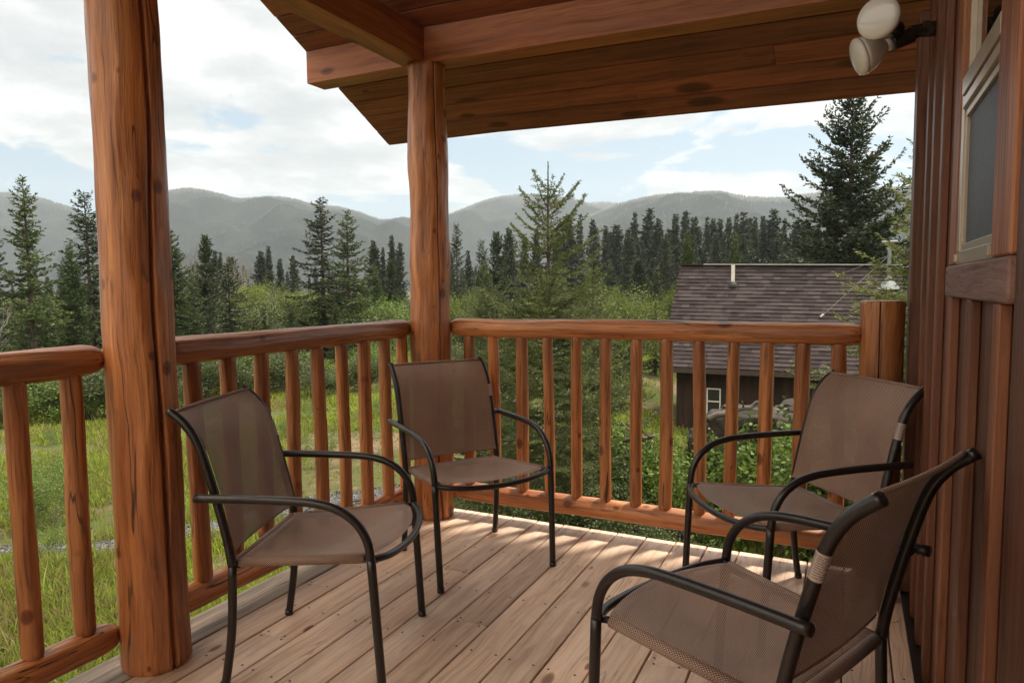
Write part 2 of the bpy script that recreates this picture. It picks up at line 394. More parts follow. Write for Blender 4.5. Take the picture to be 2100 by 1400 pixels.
# gravel path
PATH = spline([(-12.5, 1.2), (-9.6, 3.0), (-7.3, 4.25), (-6.55, 5.2), (-6.15, 6.2), (-5.5, 7.3), (-4.6, 8.8), (-4.3, 11)], 8)
def path_obj():
    V = []; F = []
    T = np.gradient(PATH, axis=0); T /= np.linalg.norm(T, axis=1)[:, None]
    for i, (p, t_) in enumerate(zip(PATH, T)):
        n_ = np.array([-t_[1], t_[0]]); wd = .22+.12*noise.noise((i*.7, 0, 0))
        for s in (-1, -.5, 0, .5, 1):
            q = p+n_*s*wd; V.append((q[0], q[1], gz(*q)+.03-.026*abs(s)))
    for i in range(len(PATH)-1):
        for j in range(4): a = i*5+j; F.append((a, a+1, a+6, a+5))
    mg = simple('gravel_bed', (.10, .10, .105), .95, scale=60, var=.5, bump=.6)
    o = MB().add(V, F).build('gravel_path', mg, smooth=True); tag(o, kind='structure')
    rng = np.random.default_rng(5); n = 15000
    k = rng.integers(0, len(PATH)-1, n); f = rng.random(n)[:, None]
    P = PATH[k]*(1-f)+PATH[k+1]*f; N = np.stack([-T[k][:, 1], T[k][:, 0]], 1)
    P = P+N*rng.normal(0, .14, n)[:, None]
    keep = (P[:, 1] > 2.2); P = P[keep]; n = len(P)
    Z = np.array([gz(x, y) for x, y in P])+.03
    base = np.array([(1, 0, 0), (-1, 0, 0), (0, 1, 0), (0, -1, 0), (0, 0, .7), (0, 0, -.7)])
    s = rng.uniform(.012, .03, n); R = rng.normal(0, 1, (n, 3, 3)); Q = np.linalg.qr(R)[0]
    V = np.einsum('kj,nij->nki', base, Q)*s[:, None, None]*rng.uniform(.6, 1.2, (n, 1, 3))+np.column_stack([P, Z])[:, None, :]
    T8 = np.array([(0, 2, 4), (2, 1, 4), (1, 3, 4), (3, 0, 4), (2, 0, 5), (1, 2, 5), (3, 1, 5), (0, 3, 5)])
    F = (T8[None]+np.arange(n)[:, None, None]*6).reshape(-1, 3)
    t = NT('crushed_stone'); ge = t.n('ShaderNodeNewGeometry')
    r = t.ramp((ge, 'Random Per Island'), [(0, (.03, .03, .032)), (.5, (.07, .07, .073)), (1, (.17, .165, .16))])
    mt = t.out(t.n('ShaderNodeBsdfPrincipled', ins={'Base Color': r, 'Roughness': .85}))
    o = link('gravel', fast_mesh('gravel', V.reshape(-1, 3), F, [mt]))
    tag(o, 'crushed grey gravel lying along the path beyond the left railing', 'gravel', kind='stuff')
path_obj()

def path_dist(x, y):
    d = PATH-np.array([x, y]); return math.sqrt((d*d).sum(1).min())

# ------------------------------------------------------------------ vegetation generators
class Elem:
    """collects little kite-shaped leaves / needle sprays"""
    def __init__(s): s.P = []; s.D = []; s.L = []; s.W = []
    def add(s, P, D, L, W_):
        n = len(P); s.P.append(P); s.D.append(D); s.L.append(np.broadcast_to(L, n)); s.W.append(np.broadcast_to(W_, n))
    def mesh(s, rng, wide=.45):
        P = np.concatenate(s.P); D = np.concatenate(s.D); L = np.concatenate(s.L)[:, None]; Wd = np.concatenate(s.W)[:, None]
        D = D/(np.linalg.norm(D, axis=1)[:, None]+1e-9)
        S = np.cross(D, rng.normal(0, 1, D.shape)); S /= np.linalg.norm(S, axis=1)[:, None]+1e-9
        V = np.stack([P, P+D*L*wide+S*Wd*.5, P+D*L, P+D*L*wide-S*Wd*.5], 1).reshape(-1, 3)
        F = np.arange(len(P)*4).reshape(-1, 4); return V, F

class Wood:
    def __init__(s): s.V = []; s.F = []; s.n = 0
    def tube(s, P, R, seg=4):
        V, F = tube(P, R, seg, False); F = np.array(F, int)+s.n; s.V.append(V); s.F.append(F); s.n += len(V)
    def arr(s): return np.concatenate(s.V), np.concatenate(s.F)

def unit(v): return v/(np.linalg.norm(v)+1e-9)

def conifer(seed, h=10, R=1.8, cb=.08, gap=.35, nb=6, el=.12, ew=.04, tsp=.14, esp=.05, tw=.34, e0=-12, e1=45, sag=.12, splay=.55,
            shape=.8, rag=.3, lean=0, tr=None, leader=0.0, fine=False, tipbare=0.0):
    rng = np.random.default_rng(seed); E = Elem(); Wd = Wood()
    tr = tr or h*.011+.02
    zz = np.linspace(0, h, 14); bend = rng.normal(0, .012*h, 2)
    def axis(z): t = z/h; return np.array([bend[0]*math.sin(t*2.6)*t+lean*t*t*h*.1, bend[1]*math.sin(t*3.1)*t, z])
    Wd.tube([axis(z) for z in zz], [tr*(1-z/h)**.85+.006 for z in zz], 7)
    z = h*cb
    while z < h*(1-leader*.4):
        t = (z-h*cb)/(h*(1-cb)); prof = (1-t)**shape
        low = min(1, .55+t*4)
        k = nb if t < (.62 if fine else .85) else max(3, nb-(3 if fine else 2))
        a0 = rng.random()*2*PI
        for i in range(k):
            if rng.random() < rag*.35: continue
            L = (R*prof*low+.05+.03*h*(1-prof)*.3)*rng.uniform(1-rag, 1+rag*.6)
            if L < .05: continue
            a = a0+2*PI*i/k+rng.normal(0, .25)
            el_ = math.radians(e0+(e1-e0)*t**1.3+rng.normal(0, 6))
            out = np.array([math.cos(a), math.sin(a), 0]); n = max(4, int(L/.25)+2)
            S = np.linspace(0, 1, n)
            base = axis(z+rng.normal(0, gap*.2))
            wob = rng.normal(0, .04*L)
            C = base+out*(S*L*math.cos(el_))[:, None]
            C[:, 2] += S*L*math.sin(el_)-sag*L*np.sin(S*PI*.9)+sag*.5*L*S**3
            C += np.cross(out, [0, 0, 1])*(wob*S**2)[:, None]
            Wd.tube(C, [max(.003, (.02+tr*.12)*(L/R)**.7*(1-s*.9)) if not fine else .009*(1-s*.8)*L+.0015 for s in S], 3)
            # twigs
            st = np.arange(max(.12*L, .03), L, tsp)
            if not len(st): st = np.array([L*.6])
            sgn = np.where(np.arange(len(st)) % 2, 1.0, -1.0)
            st = np.repeat(st, 2); sgn = np.tile([1.0, -1.0], len(st)//2)
            st = st+rng.normal(0, tsp*.25, len(st)); s = np.clip(st/L, 0, .99)
            tl = (tw*L*(1-s)**.75*np.minimum(1, s*3.5+.3)+el*.6)*rng.uniform(.6, 1.25, len(s))
            ci = s*(n-1); i0 = np.clip(ci.astype(int), 0, n-2); fr = (ci-i0)[:, None]
            B = C[i0]*(1-fr)+C[i0+1]*fr; T = C[i0+1]-C[i0]; T /= np.linalg.norm(T, axis=1)[:, None]
            side = np.cross(T, [0, 0, 1.0]); side /= np.linalg.norm(side, axis=1)[:, None]+1e-9
            TD = T*.65+side*(sgn*.8)[:, None]+rng.normal(0, .16, T.shape); TD[:, 2] -= .1
            TD /= np.linalg.norm(TD, axis=1)[:, None]
            # include the branch tip itself as a twig run
            m = np.maximum(1, (tl/esp).astype(int)); tot = m.sum()
            idx = np.repeat(np.arange(len(m)), m); loc = (np.arange(tot)-np.repeat(np.cumsum(m)-m, m))*esp
            P = B[idx]+TD[idx]*loc[:, None]; P[:, 2] -= .25*loc**2/(tl[idx]+.05)*.6
            J = rng.normal(0, 1, P.shape); J -= TD[idx]*(J*TD[idx]).sum(1)[:, None]; J /= np.linalg.norm(J, axis=1)[:, None]
            D = TD[idx]*math.cos(splay)+J*math.sin(splay)*rng.uniform(.5, 1.3, len(P))[:, None]
            if fine: P += J*.001
            E.add(P, D, el*rng.uniform(.7, 1.25, len(P)), ew)
            if fine:
                for q in range(len(m)):
                    if tl[q] > .05: Wd.tube([B[q], B[q]+TD[q]*tl[q]*.5, B[q]+TD[q]*tl[q]-np.array([0, 0, .1*tl[q]])], [.0022, .0016, .0010], 3)
            # needles on the branch
            mm = int(L/esp); q = rng.random(mm)**.8*(1-tipbare*.0); ci = q*(n-1); i0 = np.clip(ci.astype(int), 0, n-2); fr = (ci-i0)[:, None]
            B2 = C[i0]*(1-fr)+C[i0+1]*fr; T2 = C[i0+1]-C[i0]; T2 /= np.linalg.norm(T2, axis=1)[:, None]
            J = rng.normal(0, 1, B2.shape); J -= T2*(J*T2).sum(1)[:, None]; J /= np.linalg.norm(J, axis=1)[:, None]
            E.add(B2, T2*math.cos(splay)+J*math.sin(splay), el*.9, ew)
        z += gap*(1-.45*t)*rng.uniform(.75, 1.25)
    # leader
    q = rng.random(int(14+h*1.5)+(60 if fine else 0)); zt = h*(.86+.14*q); P = np.array([axis(v) for v in zt])
    J = rng.normal(0, 1, P.shape); J[:, 2] = abs(J[:, 2])+.8
    E.add(P, J, el*(.8 if fine else .5), ew*(1 if fine else .8))
    return Wd.arr(), E.mesh(rng)

def broadleaf(seed, h=3, w_=1.5, stems=7, leaf=.06, nl=5000, spread=.5, bare=0.0, thick=.02, levels=3, clump=.16, seg=3, topheavy=0):
    rng = np.random.default_rng(seed); E = Elem(); Wd = Wood(); tips = []
    def grow(p, d, L, r, lev):
        n = 5; P = [p]; q = p; dd = d.copy()
        for i in range(n-1):
            dd = unit(dd+rng.normal(0, .13, 3)+np.array([0, 0, .05])); q = q+dd*L/(n-1); P.append(q)
        Wd.tube(P, [r*(1-.55*i/(n-1)) for i in range(n)], seg+ (2 if lev == levels else 0))
        if lev == 0: tips.append((P[-1], dd)); tips.append((P[2], dd)); return
        for k in range(rng.integers(3, 5)):
            j = rng.integers(1 if lev < levels else 2, n)
            nd = unit(dd+rng.normal(0, spread, 3)+np.array([0, 0, .15])); grow(P[j], nd, L*rng.uniform(.5, .75), r*.5, lev-1)
        grow(P[-1], unit(dd+rng.normal(0, .2, 3)), L*.65, r*.5, lev-1)
    for s in range(stems):
        a = rng.random()*2*PI; tl = rng.uniform(.1, 1) if stems > 1 else .05
        d = unit(np.array([math.cos(a)*tl*w_/h, math.sin(a)*tl*w_/h, 1.0])); 
        p = np.array([math.cos(a), math.sin(a), 0])*rng.random()*w_*(.12 if stems > 1 else 0)
        grow(p, d, h*rng.uniform(.38, .52) if stems > 1 else h*.5, thick*h*.4, levels)
    if bare < 1 and nl:
        T = np.array([t[0] for t in tips]); k = rng.integers(0, len(T), nl)
        P = T[k]+rng.normal(0, clump, (nl, 3))
        P = P[P[:, 2] > .03]
        E.add(P, rng.normal(0, 1, P.shape)+np.array([0, 0, -.3]), leaf*rng.uniform(.7, 1.3, len(P)), leaf*.75)
        return Wd.arr(), E.mesh(rng, .5)
    return Wd.arr(), None

m_bark = simple('conifer_bark', (.085, .062, .048), .9, scale=14, var=.5, bump=.5)
m_barkl = simple('pale_bark', (.27, .25, .22), .85, scale=10, var=.4, bump=.3)
m_bark_dead = simple('dead_twig_bark', (.16, .13, .11), .9, scale=10, var=.3)
m_ndark = foliage('dark_needles', (.016, .028, .010), (.034, .052, .020), (.062, .083, .03), .9, .22)
m_nmid = foliage('green_needles', (.026, .046, .014), (.055, .085, .027), (.10, .135, .040), .9, .28)
m_nfar = foliage('far_needles', (.020, .030, .016), (.036, .050, .025), (.058, .072, .034), .3, .18)
m_nhill = foliage('hill_forest_needles', (.006, .008, .007), (.010, .013, .011), (.016, .019, .015), .004, .03)
m_nyoung = foliage('young_fir_needles', (.036, .058, .018), (.085, .12, .034), (.17, .20, .055), 3.0, .35)
m_nlight = foliage('pale_fir_needles', (.06, .09, .025), (.12, .155, .04), (.20, .225, .07), 2.2, .35)
m_leafy = foliage('fresh_leaves', (.065, .095, .016), (.125, .165, .028), (.21, .25, .05), .8, .45)
m_leafo = foliage('bush_leaves', (.055, .10, .018), (.12, .19, .035), (.21, .28, .06), 1.6, .4)
m_leafd = foliage('dark_bush_leaves', (.030, .048, .014), (.065, .09, .026), (.12, .14, .045), 1.3, .3)

PROTO = {}
def proto(key, gen, mw, ml):
    (WV, WF), E = gen
    PROTO[key] = (fast_mesh(key+'_trunk', WV, WF, [mw], smooth=True), None if E is None else fast_mesh(key+'_crown', E[0], E[1], [ml]), max(WV[:, 2]))

def single(key, gen, mw, ml):
    (WV, WF), E = gen
    V = np.concatenate([WV, E[0]]); F = np.concatenate([WF, E[1]+len(WV)])
    PROTO[key] = (fast_mesh(key, V, F, [mw, ml], [0]*len(WF)+[1]*len(E[1])), None, max(WV[:, 2]))

def plant(key, name, x, y, h, label, cat='tree', group=None, rz=0, wide=1.0, z=None, lean=(0, 0)):
    tr, cr, ph = PROTO[key]; s = h/ph
    z = gz(x, y)-.03 if z is None else z
    if cr is None and not key.startswith('bare'):
        o = link(name, tr, loc=(x, y, z)); r = o
    else:
        r = empty(name, (x, y, z)); link('trunk' if cat == 'tree' else 'stems', tr, r)
        if cr: link('crown' if cat == 'tree' else 'foliage', cr, r)
    r.scale = (s*wide, s*wide, s); r.rotation_euler = (lean[0], lean[1], rz)
    tag(r, label, cat, group); return r

proto('spruce_a', conifer(1, 10, 1.75, .04, .27, 6, .17, .06, .14, .055, e0=-10, e1=42, rag=.75, tw=.30), m_bark, m_nmid)
proto('spruce_b', conifer(2, 10, 1.6, .06, .28, 6, .17, .06, .14, .055, e0=-20, e1=38, rag=.8, shape=.62, tw=.30), m_bark, m_ndark)
proto('spruce_c', conifer(3, 10, 2.1, .02, .28, 6, .17, .065, .14, .055, e0=-5, e1=45, rag=.5, shape=.72), m_bark, m_nmid)
proto('pine_a', conifer(4, 12, 1.7, .28, .36, 6, .22, .085, .16, .05, e0=5, e1=55, rag=.7, shape=.55), m_bark, m_ndark)
proto('big_fir', conifer(7, 12, 3.9, .05, .30, 7, .15, .06, .13, .052, tw=.30, e0=2, e1=48, rag=.55, shape=.78, sag=.10), m_bark, m_ndark)
for i in range(5):
    single('far%d' % i, conifer(20+i, 16, [2.1, 1.7, 2.3, 1.5, 1.9][i], [.2, .12, .3, .1, .25][i], .42, 7, .42, .17, .32, .13, e0=-8, e1=45, rag=.5, shape=[.8, .95, .7, 1.0, .78][i]), m_bark, m_nfar)
proto('young_fir', conifer(31, 4.6, 1.25, .02, .20, 7, .032, .0115, .056, .0076, tw=.36, e0=-2, e1=56, sag=.08, splay=.85, rag=.3, shape=.55, fine=True, leader=.13, tr=.045), m_bark, m_nyoung)
proto('pale_fir', conifer(33, 4.6, 1.3, .02, .18, 7, .036, .013, .062, .0095, tw=.42, e0=-8, e1=45, sag=.16, splay=.6, rag=.35, shape=.7, fine=True, tr=.05), m_bark, m_nlight)
proto('aspen_a', broadleaf(41, 6, 2.2, 3, .14, 9000, .55, clump=.28, thick=.022), m_barkl, m_leafy)
proto('aspen_b', broadleaf(42, 6, 2.6, 4, .14, 9000, .6, clump=.30, thick=.02), m_barkl, m_leafy)
proto('scrub_a', broadleaf(45, 5, 3.0, 5, .16, 9000, .65, clump=.35, thick=.018), m_bark_dead, m_leafd)
proto('scrub_b', broadleaf(46, 5, 3.2, 6, .16, 9000, .65, clump=.35, thick=.018), m_bark_dead, m_leafo)
proto('shrub_a', broadleaf(51, 1.2, 1.0, 9, .045, 7000, .6, clump=.07, thick=.015), m_bark_dead, m_leafo)
proto('shrub_b', broadleaf(52, 1.2, 1.2, 9, .045, 7000, .7, clump=.08, thick=.015), m_bark_dead, m_leafd)
proto('shrub_c', broadleaf(53, 1.0, .7, 6, .030, 2200, .6, clump=.05, thick=.012), m_bark_dead, m_leafo)
proto('bare_a', broadleaf(61, 8, 2.4, 2, .1, 0, .55, bare=1, thick=.02, levels=4), m_bark_dead, None)
proto('bare_b', broadleaf(62, 7, 1.5, 1, .1, 0, .45, bare=1, thick=.03, levels=4), m_barkl, None)

def tree_at(key, name, px, top, d, label, group=None, wide=1.0, rz=None, cat='tree', drop=0):
    p = atd(px, top, d); g = gz(p[0], p[1]); h = p[2]-g+drop
    return plant(key, name, p[0], p[1], h, label, cat, group, rz if rz is not None else (px*1.7) % 6.28, wide)

# left of the front post
tree_at('spruce_a', 'spruce_tree', 47, 362, 28, 'tall spruce standing alone at the far left edge, pointed top against the hill', wide=1.15)
tree_at('spruce_b', 'spruce_tree', -18, 470, 30, 'spruce cut off by the left frame edge behind a pale bare trunk')
tree_at('spruce_b', 'spruce_tree', 172, 388, 31, 'dark spruce half hidden behind the left side of the big front log post', wide=1.2)
tree_at('spruce_c', 'spruce_tree', 142, 500, 29, 'shorter leaning spruce between the lone left spruce and the big front log post', wide=.85)
tree_at('bare_b', 'bare_tree', 8, 590, 24, 'pale bare trunk standing at the far left edge in front of the spruces')
tree_at('spruce_c', 'spruce_tree', 90, 600, 34, 'small spruce behind the foot of the lone left spruce')
# between the posts
tree_at('spruce_c', 'spruce_tree', 345, 468, 34, 'olive green dense spruce just right of the big front log post', wide=1.1)
tree_at('pine_a', 'pine_tree', 420, 480, 38, 'slim pine with a bushy top beside the tangled bare tree', wide=.85)
tree_at('bare_a', 'bare_tree', 392, 478, 40, 'tangled grey bare tree with fine twigs left of the slim pine')
tree_at('spruce_a', 'spruce_tree', 392, 560, 33, 'bushy olive spruce in front of the tangled bare tree', wide=1.3)
tree_at('spruce_b', 'spruce_tree', 468, 538, 33, 'dark squat spruce left of the bright green aspens', wide=1.5)
tree_at('spruce_b', 'spruce_tree', 430, 600, 31, 'short dark spruce just left of the foot of the dark squat spruce', wide=1.2)
tree_at('spruce_b', 'spruce_tree', 655, 404, 42, 'left and taller spruce of the tall pair left of the corner post', wide=1.35)
tree_at('spruce_a', 'spruce_tree', 712, 430, 40, 'right spruce of the tall pair, dark broad crown left of the corner post', wide=1.5, rz=2.0)
tree_at('spruce_c', 'spruce_tree', 770, 545, 44, 'mid height spruce between the tall pair and the corner post', wide=.9)
tree_at('bare_b', 'bare_tree', 480, 512, 60, 'thin forked bare tree above the dark squat spruce')
tree_at('bare_b', 'bare_tree', 518, 522, 62, 'thin bent bare tree above the bright aspens')
tree_at('bare_a', 'bare_tree', 635, 560, 50, 'grey bare tree left of the foot of the tallest spruce')
tree_at('bare_b', 'bare_tree', 565, 585, 46, 'crooked bare trunk standing in the bright green aspens')
for i, (px, top, d, k) in enumerate([(505, 578, 52, 'aspen_a'), (540, 572, 55, 'aspen_b'), (588, 592, 56, 'aspen_a'), (625, 588, 52, 'aspen_b'), (655, 592, 50, 'aspen_a'),
                                     (795, 600, 56, 'aspen_b'), (515, 632, 40, 'aspen_b'), (600, 640, 42, 'aspen_a'), (645, 650, 44, 'aspen_b')]):
    tree_at(k, 'aspen_tree', px, top, d, 'fresh yellow green aspen among the cluster between the two log posts', 'aspens between the two log posts')
tree_at('spruce_c', 'spruce_tree', 598, 625, 36, 'small young spruce in front of the aspens, left of the tall pair')
tree_at('spruce_a', 'spruce_tree', 540, 620, 37, 'small dark spruce in front of the brightest aspens', wide=1.2)
tree_at('spruce_c', 'spruce_tree', 690, 620, 34, 'low spruce at the foot of the tall pair')
# right of the corner post
tree_at('spruce_b', 'spruce_tree', 935, 458, 60, 'dark spruce just right of the corner post', wide=.9)
tree_at('spruce_b', 'spruce_tree', 988, 490, 62, 'second spruce right of the corner post, slim')
tree_at('pine_a', 'pine_tree', 1018, 474, 58, 'pine with a blunt top left of the young fir')
tree_at('aspen_b', 'aspen_tree', 942, 592, 40, 'small bright green aspen just right of the corner post')
tree_at('spruce_c', 'spruce_tree', 1000, 555, 20, 'grey green spruce behind the railing between the corner post and the young fir', wide=1.0)
tree_at('spruce_c', 'spruce_tree', 1060, 590, 16, 'bushy low spruce left behind the young fir', wide=1.0)
tree_at('spruce_b', 'spruce_tree', 1345, 545, 30, 'dark narrow spruce left of the cabin roof', wide=1.2)
tree_at('aspen_a', 'aspen_tree', 1240, 575, 24, 'bright green broad bush tree left of the cabin, behind the young fir', wide=1.1)
tree_at('aspen_b', 'aspen_tree', 1300, 600, 25, 'yellow green rounded aspen beside the dark narrow spruce', wide=.9)
tree_at('aspen_a', 'aspen_tree', 1372, 585, 34, 'pale green aspen top peeping out at the left end of the cabin roof', wide=.6)
tree_at('spruce_c', 'spruce_tree', 1413, 470, 33, 'left one of two small dark spruces rising behind the cabin ridge', wide=.75)
tree_at('spruce_c', 'spruce_tree', 1506, 478, 33, 'right one of two small dark spruces rising behind the cabin ridge, behind the vent pipe', wide=.7, rz=1)
# near trees
p = atd(1128, 700, 7.6)
plant('young_fir', 'young_fir', p[0], p[1], atd(1152, 336, 7.6)[2]-gz(p[0], p[1])+.05, 'young fir with a thin bare leader growing close behind the back railing', rz=.6)
p = atd(1215, 700, 9.5)
plant('pale_fir', 'young_fir', p[0], p[1], 3.3, 'lower pale young fir right beside the one with the bare leader', rz=2.1, wide=1.1)
p = atd(1010, 700, 9.0)
plant('young_fir', 'young_fir', p[0], p[1], 3.0, 'small young fir left of the one with the bare leader', rz=3.1, wide=1.1)
tree_at('big_fir', 'big_fir', 1752, 150, 27, 'big dark fir towering behind the cabin roof at the right')
p = atd(1842, 700, 10.5)
plant('pale_fir', 'pale_fir', p[0], p[1], 3.1, 'lower pale fir in front of the right end of the cabin roof', rz=2.4, wide=1.15)
p = atd(1905, 700, 9.2)
plant('pale_fir', 'pale_fir', p[0], p[1], 4.7, 'pale yellow green fir in front of the cabin beside the house wall', rz=.4, wide=1.4)

# far forest row
rng = random.Random(8)
FL = 'tall dark conifer in the dense forest row beyond the cabin'
for i, (px, top) in enumerate([(1165, 442), (1190, 441), (1215, 450), (1243, 463), (1262, 461), (1302, 436), (1333, 429), (1352, 448), (1386, 438), (1408, 433), (1425, 446), (1450, 447),
                               (1462, 450), (1477, 449), (1496, 447), (1511, 440), (1525, 437), (1535, 447), (1550, 445), (1564, 444), (1587, 430), (1610, 449), (1632, 455), (1655, 450), (1680, 460), (1700, 452)]):
    tree_at('far%d' % (i % 5), 'forest_conifer', px, top, 118+rng.uniform(-6, 14), FL, 'forest row beyond the cabin', wide=rng.uniform(.75, 1.6), rz=rng.random()*6)
for i in range(110):
    px = rng.uniform(1120, 1960); top = rng.uniform(468, 540)
    tree_at('far%d' % (i % 5), 'forest_conifer', px, top, rng.uniform(96, 150), FL, 'forest row beyond the cabin', wide=rng.uniform(.95, 1.4), rz=rng.random()*6)
FM = 'distant grey green conifer in the valley tree line beyond the meadow'
far2 = [(440, 514, 95), (452, 518, 92), (536, 515, 110), (551, 505, 108), (575, 530, 105), (600, 524, 110), (500, 545, 125), (766, 494, 100), (785, 507, 100), (803, 483, 98), (820, 498, 96),
        (960, 515, 100), (1045, 468, 105), (1075, 480, 110), (1100, 470, 112), (925, 520, 100)]
for i in range(90):
    px = rng.choice([rng.uniform(-60, 830), rng.uniform(330, 830), rng.uniform(915, 1150)]); far2.append((px, rng.uniform(545, 590)-(15 if px > 900 else 0), rng.uniform(120, 240)))
for i, (px, top, d) in enumerate(far2):
    tree_at('far%d' % (i % 5), 'valley_conifer', px, top, d, FM, 'valley tree line', wide=rng.uniform(.8, 1.2), rz=rng.random()*6)
# deciduous scrub in the valley
for i in range(110):
    px = rng.choice([rng.uniform(-40, 190), rng.uniform(335, 830), rng.uniform(335, 830), rng.uniform(915, 1350)]); d = rng.uniform(32, 110)
    tree_at(['scrub_a', 'scrub_b', 'scrub_a', 'scrub_a', 'aspen_b'][i % 5], 'scrub_tree', px, 589+rng.uniform(12, 50)+(70-d)*.3, d, 'low green scrub tree in the valley brush', 'valley scrub trees', wide=rng.uniform(1.0, 1.7), rz=rng.random()*6)
for i in range(34):
    px = rng.choice([rng.uniform(-30, 190), rng.uniform(335, 640), rng.uniform(730, 830), rng.uniform(915, 1080), rng.uniform(1200, 1350)])
    tree_at(['spruce_a', 'spruce_b', 'spruce_c', 'pine_a'][i % 4], 'spruce_tree', px, rng.uniform(525, 600), rng.uniform(44, 85), 'middle distance conifer standing in the green valley brush', group='conifers in the valley brush', wide=rng.uniform(.85, 1.5), rz=rng.random()*6)
for i in range(12):
    px = rng.choice([rng.uniform(0, 190), rng.uniform(360, 800)]); d = rng.uniform(8, 17); p = atd(px, 700, d)
    plant('shrub_c', 'sapling', p[0], p[1], rng.uniform(.3, .7), 'tiny leafy sapling scattered in the meadow grass', 'shrub', 'saplings in the meadow', rz=rng.random()*6, wide=1.3)
# brush bank at the edge of the meadow
for i in range(44):
    px = rng.choice([rng.uniform(-60, 200), rng.uniform(335, 850), rng.uniform(335, 850), rng.uniform(915, 1340)])
    d = rng.uniform(19.5, 30); p = atd(px, 700, d)
    plant(['shrub_b', 'shrub_a', 'shrub_b'][i % 3], 'shrub', p[0], p[1], rng.uniform(.7, 1.7), 'low leafy shrub in the brush bank along the far edge of the meadow', 'shrub', 'brush bank along the meadow', rz=rng.random()*6, wide=rng.uniform(1.0, 1.8))
for px, py, d, h, lb in [(95, 980, 9.5, .9, 'small airy shrub standing alone in the meadow, seen between the left balusters'), (660, 880, 11, .7, 'small shrub alone in the meadow left of the rear chair'),
                         (770, 900, 12, .8, 'thin shrub in the meadow just left of the rear chair back')]:
    p = atd(px, py, d); plant('shrub_c', 'shrub', p[0], p[1], h, lb, 'shrub', rz=px)
# shrubs round the rock
for px, d, h, k, lb in [(1345, 8.2, 1.25, 'shrub_a', 'bright green leafy shrub left of the rock'), (1400, 8.0, 1.15, 'shrub_a', 'leafy shrub touching the left end of the rock'), (1300, 9.0, 1.1, 'shrub_b', 'dark leafy shrub right of the young fir'),
                        (1480, 7.4, .45, 'shrub_a', 'shrub in front of the rock, below the cabin window'), (1590, 7.2, .95, 'shrub_c', 'thin leafy shrub against the right part of the rock'), (1665, 7.6, 1.6, 'shrub_a', 'leafy shrub behind the right rear chair'),
                        (1255, 8.0, .9, 'shrub_b', 'low dark shrub below the pale young fir'), (1560, 6.0, .35, 'shrub_b', 'low shrub at the foot of the rock'), (1440, 6.4, .4, 'shrub_b', 'low dark shrub under the bright shrub left of the rock'),
                        (1340, 6.2, .6, 'shrub_b', 'low shrub just beyond the back railing'), (1790, 7.4, 1.6, 'shrub_b', 'dark shrub beside the short log post'), (1195, 6.8, .8, 'shrub_b', 'low shrub at the foot of the young fir'), (1060, 6.8, .8, 'shrub_b', 'low shrub behind the rear chair')]:
    p = atd(px, 900, d); plant(k, 'shrub', p[0], p[1], h, lb, 'shrub', rz=px*.3, wide=1.1)

